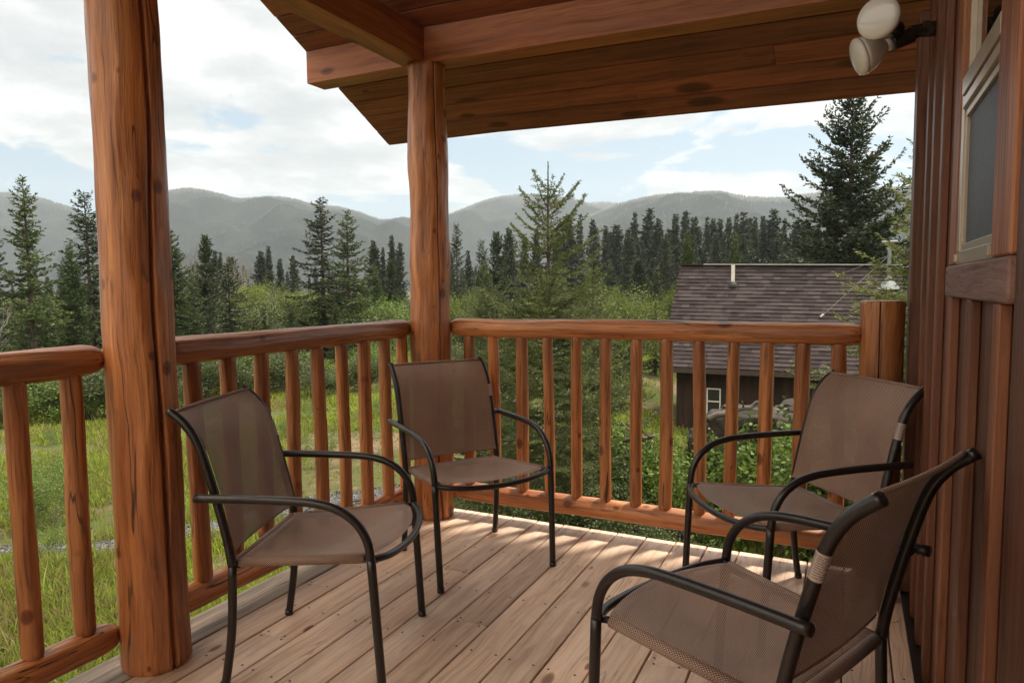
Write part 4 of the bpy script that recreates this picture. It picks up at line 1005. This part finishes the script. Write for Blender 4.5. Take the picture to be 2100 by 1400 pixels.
# ------------------------------------------------------------------ roof
SL = .4975
def zo(x): return -.022*max(0.0, x+1.95)
def roof_z(y): return 2.535+SL*(3.04-y)
def roof():
    root = empty('porch_roof', (-1, 2, 2.6), 0, 'wooden porch roof of dark stained boards carried on square beams', 'roof'); off = np.array(root.location)
    XL, XM, XR = -2.74, -1.95, 3.0
    m = MB(); n = math.hypot(1, SL); w_ = .135/n; y = 3.795; i = 0; rg = random.Random(6)
    while y > -1.9:
        y1 = y-w_; cut = rg.uniform(-1.4, 0.0)
        segs = [(XL, XM), (XM, cut-.001), (cut+.001, XR)] if i % 2 else [(XL, XM), (XM, XR)]
        # one island per board: straight from XL to the cut, following the slight sag
        parts = [[XL, XM, cut-.001], [cut+.001, .3, XR]] if rg.random() < .6 else [[XL, XM, .3, XR]]
        for xs_ in parts:
            V = []; F = []
            dz = rg.uniform(-.003, .003)
            for x in xs_:
                for yy, bot, in ((y-.011, 0), (y1+.0, 0)):
                    V.append((x, yy, roof_z(yy)+zo(x)+dz)); 
                for yy in (y1+.0, y-.011): V.append((x, yy, roof_z(yy)+zo(x)+.02))
            for a in range(len(xs_)-1):
                for q in range(4): F.append((a*4+q, a*4+(q+1) % 4, a*4+4+(q+1) % 4, a*4+4+q))
            F.append((0, 1, 2, 3)); e = (len(xs_)-1)*4; F.append((e+3, e+2, e+1, e))
            m.add(np.array(V)-off, F)
        y = y1; i += 1
    m.build('soffit_boards', m_soffit, root, recalc=True)
    c = MB(); V = []
    for x in (XL-.02, XM, XR):
        for yy in (3.83, -1.9):
            for d in (.024, .09): V.append(np.array((x, yy, roof_z(yy)+zo(x)+d))-off)
    F = []
    for a in (0, 4): F += [(a, a+4, a+5, a+1), (a+1, a+5, a+7, a+3), (a+3, a+7, a+6, a+2), (a+2, a+6, a+4, a)]
    F += [(0, 1, 3, 2), (8, 10, 11, 9)]; c.add(V, F).build('roof_deck', m_soffit, root, recalc=True)
    # beams
    b = MB(); B0 = 2.36
    V = []; X = [-2.735, XM, .235]
    for x in X:
        for yy, zz in ((3.04, B0), (3.18, B0), (3.18, roof_z(3.18)-.004), (3.04, roof_z(3.04)-.004)): V.append(np.array((x, yy, zz+zo(x)))-off)
    F = [(0, 1, 2, 3), (8, 11, 10, 9)]
    for a in (0, 4): F += [(a, a+3, a+7, a+4), (a, a+4, a+5, a+1), (a+1, a+5, a+6, a+2), (a+2, a+6, a+7, a+3)]
    o = b.add(V, F).build('beam', m_beamx, root, recalc=True); o['label'] = 'square beam over the back railing, its end sticking out left past the corner post'
    b = MB(); b.box(-2.10-off[0], -1.963-off[0], -1.9-off[1], 3.037-off[1], B0+.002-off[2], 2.53-off[2])
    # sits under a plank wall up to the sloping boards
    o = b.build('beam', m_beamy, root); o['label'] = 'square beam running from the corner post towards the viewer'
roof()

# ------------------------------------------------------------------ house wall with window
def house():
    root = empty('house_wall', (.3, 1, 0), 0, 'dark stained board and batten house wall closing the porch on the right', 'wall'); off = np.array(root.location)
    XW = .262
    m = MB(); edges = [-3.0, -2.7, -2.4, -2.1, -1.8, -1.5, -1.2, -.9, -.6, -.3, 0, .3, .6, .85, 1.10, 1.35, 1.65, 1.95, 2.26, 2.52, 2.78, 3.02, 3.28]
    WY0, WY1, WZ0 = 1.575, 2.12, 1.27
    MB().box(.2175-off[0], XW-.001-off[0], -3-off[1], 3.22-off[1], -.10, -.045).build('gap_shade_strip', m_black, root)  # black strip added to stand for the shade in the deck-wall gap
    def top(y): return min(roof_z(y)+zo(.3), 4.6)
    for a, b in zip(edges[:-1], edges[1:]):
        def slab(z0, z1f):
            V = []
            for x in (XW, XW+.02):
                for y in (a+.001, b-.001): V += [(x-off[0], y-off[1], z0), (x-off[0], y-off[1], z1f(y))]
            m.add(V, [(0, 1, 3, 2), (4, 6, 7, 5), (0, 4, 5, 1), (2, 3, 7, 6), (0, 2, 6, 4), (1, 5, 7, 3)])
        if b <= WY0 or a >= WY1: slab(-1.5, top)
        else: slab(-1.5, lambda y: WZ0)
    m.box(XW+.0205-off[0], XW+.12-off[0], -3.0-off[1], 1.5-off[1], -1.5, 2.3); m.box(XW+.0205-off[0], XW+.12-off[0], 2.13-off[1], 3.28-off[1], -1.5, 2.2)
    m.build('siding', m_side, root, recalc=True)
    # siding that fills round the window
    f = MB(); f.box(XW-off[0], XW+.02-off[0], 1.351-off[1], WY0-off[1], WZ0+.001, 3.3); f.box(XW-off[0], XW+.02-off[0], WY1-off[1], 2.258-off[1], WZ0+.001, 2.9); f.build('window_siding', m_side, root)
    f = MB(); f.cbox(XW-.016-off[0], XW-.0005-off[0], 1.17-off[1], 1.392-off[1], -.044, 3.0, .003); f.build('wide_siding_board', m_side, root, recalc=True)
    # battens (side faces catch the light from behind the camera)
    bat = [(-2.7), -2.4, -2.1, -1.8, -1.5, -1.2, -.9, -.6, -.3, 0, .3, .6, .85, 1.06, 1.477, 1.80, 2.125, 2.45, 2.71, 2.93]
    for y in bat:
        z1 = min(top(y+.05), 4.5)-.01
        if 1.36 < y < 2.2: z1 = 1.183
        x0 = XW-.022
        MB().cbox(x0-off[0], XW-.0005-off[0], y-off[1], y+.062-off[1], -.044, z1, .003).build('batten', m_batten, root, recalc=True)
    MB().cbox(XW-.042-off[0], XW-.001-off[0], 3.17-off[1], 3.30-off[1], -.044, 2.27, .004).build('corner_board', m_batten, root, recalc=True)
    MB().box(XW+.02-off[0], 3.2-off[0], 3.281-off[1], 3.299-off[1], -1.5, 2.2).build('rear_siding', m_side, root)
    MB().cbox(XW-.015-off[0], XW-.001-off[0], -3-off[1], 3.16-off[1], -.30, -.11, .003).build('skirt_board', m_side, root, recalc=True)
    # casing
    c = MB().cbox(XW-.024-off[0], XW-.0005-off[0], 1.40-off[1], 1.572-off[1], 1.268, 3.0, .004).build('casing_board', m_casing, root, recalc=True)
    c2 = MB().cbox(XW-.018-off[0], XW-.0005-off[0], 2.122-off[1], 2.235-off[1], 1.268, 2.85, .004).build('casing_board', m_casing, root, recalc=True)
    MB().cbox(XW-.026-off[0], XW-.0005-off[0], 1.395-off[1], 2.225-off[1], 1.185, 1.266, .004).build('sill_board', m_sill, root, recalc=True)
    # window unit
    win = MB(); X0 = XW-.015
    def fr(x0, x1, y0, y1, z0, z1, mb=win): mb.cbox(x0-off[0], x1-off[0], y0-off[1], y1-off[1], z0, z1, .0015)
    zm = 1.702
    fr(X0, X0+.05, 1.576, 2.119, 1.268, 1.300)                      # bottom rail
    fr(X0, X0+.05, 2.078, 2.119, 1.3005, 1.726); fr(X0+.010, X0+.024, 2.103, 2.119, 1.7265, 2.9)                       # far stile
    fr(X0+.004, X0+.05, 1.576, 1.5925, 1.3005, 2.9)                  # near stile
    fr(X0-.006, X0+.03, 1.593, 2.0775, zm-.018, zm+.024)           # meeting rail
    fr(X0-.004, X0+.03, 1.593, 2.0775, zm-.050, zm-.026)
    wn = win.build('window', m_alu, root, recalc=True)
    s = MB(); fr(X0+.004, X0+.02, 1.593, 2.0775, 1.3005, 1.318, s); fr(X0+.004, X0+.02, 1.593, 2.0775, 1.632, 1.6495, s); fr(X0+.004, X0+.02, 2.060, 2.0775, 1.3185, 1.6315, s); fr(X0+.004, X0+.02, 1.593, 1.609, 1.3185, 1.6315, s)
    s.build('screen_frame', m_alu, wn, recalc=True)
    t = NT('insect_screen'); tc = t.n('ShaderNodeTexCoord'); nz = t.n('ShaderNodeTexNoise', ins={'Vector': (tc, 3), 'Scale': 300.0, 'Detail': 2.0})
    n2 = t.n('ShaderNodeTexNoise', ins={'Vector': (tc, 3), 'Scale': 4.0, 'Detail': 5.0})
    r = t.ramp(nz, [(.35, (.035, .037, .044)), (.65, (.085, .088, .10))]); r2 = t.ramp(n2, [(.35, (.8, .8, .8)), (.65, (1.25, 1.2, 1.2))])
    MB().box(X0+.012-off[0], X0+.014-off[0], 1.6095-off[1], 2.0595-off[1], 1.3190, 1.6310).build('screen', t.out(t.n('ShaderNodeBsdfPrincipled', ins={'Base Color': mo(t.mix(1.0, r, r2, 'MULTIPLY')), 'Roughness': .55})), wn)
    gl = NT('window_glass'); gm = gl.out(gl.n('ShaderNodeBsdfPrincipled', ins={'Base Color': (.012, .011, .010, 1), 'Roughness': .03, 'Specular IOR Level': .8}))
    g = MB(); g.box(X0+.022-off[0], X0+.026-off[0], 1.593-off[1], 2.1025-off[1], zm+.0245, 2.9); g.box(X0+.034-off[0], X0+.038-off[0], 1.593-off[1], 2.0775-off[1], 1.301, zm-.0505)
    g.build('pane', gm, wn)
    tb = MB()
    for y in (1.61, 2.080):
        tb.cbox(X0-.008-off[0], X0-.0005-off[0], y-off[1], y+.022-off[1], 1.274, 1.294, .001)
    tb.build('latch_tab', m_alu, wn, recalc=True)
house()

# ------------------------------------------------------------------ flood light
def floods():
    base = at(1890, 62, 1, 2.80)
    root = empty('flood_light', (.2845, base[1], base[2]), 0, 'black twin flood light holder with two frosted reflector bulbs high on the house wall', 'light'); off = np.array(root.location); base = off.copy()
    def bld(m, name, mat, par=root, sm=True): return m.build(name, mat, par, smooth=sm, recalc=True)
    m = MB().tube([np.array([.0, 0, 0]), np.array([-.035, 0, 0]), np.array([-.04, 0, 0])], [.056, .056, .050], 24); bld(m, 'wall_plate', m_black, sm=False)
    m = MB().tube([np.array([-.041, 0, 0]), np.array([-.075, -.004, 0])], .024, 16)
    m.tube([np.array([-.07, -.03, -.01]), np.array([-.07, .03, .02])], .020, 14); bld(m, 'knuckle', m_black, sm=False)
    mglass = NT('frosted_bulb'); tc = mglass.n('ShaderNodeTexCoord'); nz = mglass.n('ShaderNodeTexNoise', ins={'Vector': (tc, 3), 'Scale': 12.0})
    rr = mglass.ramp(nz, [(.3, (.74, .69, .66)), (.7, (.80, .76, .73))])
    mg = mglass.out(mglass.n('ShaderNodeBsdfPrincipled', ins={'Base Color': rr, 'Roughness': .16, 'Coat Weight': .5, 'Subsurface Weight': .15, 'Subsurface Radius': (.02, .02, .02)}))
    mface = simple('ribbed_lens', (.80, .76, .74), .14, coat=.6, scale=20, var=.03)
    mw = simple('bulb_collar', (.75, .73, .70), .4)
    dcam = base*0+EYEP-base; dcam /= np.linalg.norm(dcam)
    def lamp(dir_, start, nm):
        d = unit(np.array(dir_)); s = np.array(start); P = lambda t: s+d*t
        so_ = bld(MB().tube([P(0), P(.02), P(.022), P(.085), P(.088)], [.018, .020, .027, .027, .024], 20), 'socket', m_black, sm=False)
        cl = bld(MB().tube([P(.0885), P(.108)], [.0205, .0215], 20), 'collar', mw, so_)
        prof = [(.108, .021), (.116, .026), (.128, .035), (.145, .047), (.162, .056), (.178, .062), (.190, .064)]
        bu = bld(MB().tube([P(t) for t, r in prof], [r for t, r in prof], 32), 'bulb', mg, root)
        prof = [(.1905, .065), (.198, .0655), (.205, .062), (.210, .053), (.213, .038), (.215, .019), (.2155, .004)]
        bld(MB().tube([P(t) for t, r in prof], [r for t, r in prof], 32), 'lens', mface, bu)
    r3 = CR; u3 = CU; w3 = CW
    s1 = at(1884, 66, 1, base[1]-.01)-off; e1 = at(1780, 110, 1, base[1]-.05)-off
    lamp(e1-s1, s1, 'lower')
    s2 = at(1842, 64, 1, base[1]-.04)-off; dd = (-CR*.72-CW*.70-CU*.10); lamp(dd, s2, 'upper')
    MB().tube([np.array([-.035, 0, -.004]), s1*.6+s2*.4], [.024, .02], 14).build('swivel_arm', m_black, root, recalc=True)
floods()

# ------------------------------------------------------------------ chairs
def make_chair():
    root = empty('patio_chair'); kids = []
    def bd(m, name, mat, sm=True, uv=None, par=None):
        o = m.build(name, mat, par or root, smooth=sm, uv=uv); kids.append(o); return o
    RT = .0135
    for s in (1, -1):
        # front leg and arm
        leg = spline([(0, s*.266, 0), (-.012, s*.270, .22), (-.024, s*.273, .43)], 6)
        bd(MB().tube(leg, .0136, 16), 'leg', m_metal)
        arm = spline([(-.024, s*.273, .4302), (-.034, s*.274, .485), (-.062, s*.275, .535), (-.108, s*.276, .572), (-.165, s*.277, .592), (-.24, s*.278, .601), (-.40, s*.278, .605), (-.552, s*.279, .605)], 7)
        bd(MB().tube(arm, .0130, 16, flat=1.0), 'armrest', m_metal)
        # rear leg and back post
        rl = spline([(-.505, s*.240, 0), (-.478, s*.237, .18), (-.468, s*.236, .384)], 6)
        bd(MB().tube(rl, .0132, 16), 'leg', m_metal)
        bp = spline([(-.468, s*.236, .3842), (-.482, s*.236, .47), (-.513, s*.236, .60), (-.545, s*.236, .715), (-.568, s*.236, .775), (-.602, s*.236, .822), (-.648, s*.236, .860)], 7)
        bd(MB().tube(bp, .0138, 16), 'back_post', m_metal)
        c = MB().tube([(-.520, s*.246, .6015), (-.520, s*.268, .6035)], .008, 8); bd(c, 'arm_bolt', m_metal)
        for (x, y) in ((0, .266), (-.505, .240)):
            bd(MB().tube([(x, s*y, -.0005), (x, s*y, .018)], .0150, 16), 'foot_cap', m_black)
    sf = MB()
    bow = spline([(-.024, .262, .425), (.012, .20, .418), (.034, .10, .412), (.040, 0, .410), (.034, -.10, .412), (.012, -.20, .418), (-.024, -.262, .425)], 7)
    sf.tube(bow, .0115, 14)
    for s in (1, -1): sf.tube([(-.022, s*.262, .425), (-.05, s*.244, .424), (-.45, s*.212, .384), (-.463, s*.228, .383)], .009, 10)
    sf.tube([(-.455, -.225, .383), (-.455, .225, .383)], .011, 12)
    bd(sf, 'seat_frame', m_metal)
    # seat sling: grid plus rolled sides
    nu, nv = 28, 28; V = []; UV = []
    for i in range(nu+1):
        u = i/nu
        for j in range(nv+1):
            v = j/nv*2-1
            xf = -.040+.062*(1-v*v)**1.0; x = xf+(-.470-xf)*u
            hw = .250+(.214-.250)*u
            roll = max(0, abs(v)-.93)/.07
            z = .438+(.398-.438)*u-.028*(1-v*v)*math.sin(min(1, u*1.1)*PI)**.8-.010*roll**2*1.5
            if u > .94: z -= .018*((u-.94)/.06)**2
            if u < .04: z -= .008*((.04-u)/.04)**2
            V.append((x, v*hw, z)); UV.append((x, v*hw))
    F = [(i*(nv+1)+j, (i+1)*(nv+1)+j, (i+1)*(nv+1)+j+1, i*(nv+1)+j+1) for i in range(nu) for j in range(nv)]
    m = MB().add(V, F)
    for s in (1, -1):
        P = np.array([(-.050, s*.249, .424), (-.25, s*.232, .405), (-.462, s*.214, .386)]); tv, tf = tube(P, [.0145]*3, 12, True, 1.0)
        m.add(tv, tf); 
        for q in range(3):
            for a in range(12): UV.append((P[q][0], a*.0076))
    P = np.array([(-.466, -.208, .386), (-.466, 0, .384), (-.466, .208, .386)]); tv, tf = tube(P, [.0155]*3, 12, True, 1.0); m.add(tv, tf)
    for q in range(3):
        for a in range(12): UV.append((a*.0081, P[q][1]))
    bd(m, 'seat_sling', m_sling, True, UV)
    # back sling
    path = spline([(-.470, .435), (-.482, .47), (-.513, .60), (-.545, .715), (-.568, .775), (-.602, .822), (-.640, .856)], 5)
    L = np.concatenate([[0], np.cumsum(np.linalg.norm(np.diff(path, axis=0), axis=1))])
    V = []; UV = []; nv = 24
    for (x, z), l in zip(path, L):
        for j in range(nv+1):
            v = j/nv*2-1; bow_ = -.012*(1-v*v)
            V.append((x+.013+bow_, v*.228, z+.002)); UV.append((v*.228, l))
    n = len(path); F = [(i*(nv+1)+j, i*(nv+1)+j+1, (i+1)*(nv+1)+j+1, (i+1)*(nv+1)+j) for i in range(n-1) for j in range(nv)]
    m = MB().add(V, F)
    # stitched hems
    for (i, r) in ((0, .004), (n-1, .006)):
        P = np.array([V[i*(nv+1)+j] for j in range(0, nv+1, 3)]); tv, tf = tube(P, [r]*len(P), 8, True); m.add(tv, tf)
        for q in range(len(P)):
            for a in range(8): UV.append((P[q][1], a*.003))
    bd(m, 'back_sling', m_sling, True, UV)
    # paper sticker on the left post
    st = MB(); seg_ = spline([(-.5365, .236, .684), (-.5445, .236, .714), (-.5520, .236, .739)], 4)
    st.tube(seg_, .0145, 18, caps=False); o = bd(st, 'paper_sticker', m_sticker)
    ln = MB()
    for k, t in enumerate(np.linspace(.12, .88, 10)):
        i = t*(len(seg_)-1); a = seg_[int(i)]; b = seg_[min(int(i)+1, len(seg_)-1)]; c = a+(b-a)*(i-int(i)); T = unit(b-a)
        N = np.array([0, 1.0, 0]); B_ = np.cross(T, N); w_ = (2.4, 2.0, 2.6, 1.7)[k % 4]
        an = np.linspace(PI*.7-w_, PI*.7+w_, 25); V = []
        for h in (-.0008, .0008):
            for q in an: V.append(c+T*h+(B_*math.cos(q)+N*-math.sin(q)*-1)*.0149)
        ln.add(V, [(q, q+1, q+26, q+25) for q in range(24) if q % 5])
    bd(ln, 'sticker_print', m_ink)
    return root, kids
ch, kids = make_chair()
chairs = [(-1.295, 2.505, -35.3, 'brown mesh patio chair standing in the rear corner before the corner post'),
          (-1.315, 1.845, 20.9, 'brown mesh patio chair at the left beside the thick front post, facing right'),
          (-.401, 2.531, 219.2, 'brown mesh patio chair at the right rear in front of the short log post'),
          (-.435, 1.777, 155.9, 'nearest brown mesh patio chair at the lower right, seen from behind, sticker facing us')]
for i, (x, y, a, lb) in enumerate(chairs):
    c = ch if i == 0 else copy_tree(ch, kids)
    c.location = (x, y, .001); c.rotation_euler = (0, 0, math.radians(a)); tag(c, lb, 'chair', 'patio chairs round the deck')

# ------------------------------------------------------------------ valley haze
HAZE = .00020
def haze():
    m = MB().box(-4300, 4300, -4300, 4300, -16, 620)
    t = NT('valley_haze'); v = t.n('ShaderNodeVolumePrincipled', ins={'Color': (.80, .91, 1.0, 1), 'Density': HAZE, 'Anisotropy': .35})
    o = m.build('haze', t.out(None, vol=v)); tag(o, kind='stuff'); o['label'] = 'thin pale haze lying in the valley air'
haze()

# ------------------------------------------------------------------ render settings
sc.view_settings.view_transform = 'Standard'; sc.view_settings.look = 'None'; sc.view_settings.gamma = 1; sc.view_settings.exposure = 0.74
sc.render.engine = 'CYCLES'; sc.cycles.use_denoising = True
sc.cycles.max_bounces = 8; sc.cycles.diffuse_bounces = 4; sc.cycles.transparent_max_bounces = 12; sc.cycles.volume_bounces = 0
sc.cycles.sample_clamp_indirect = 8
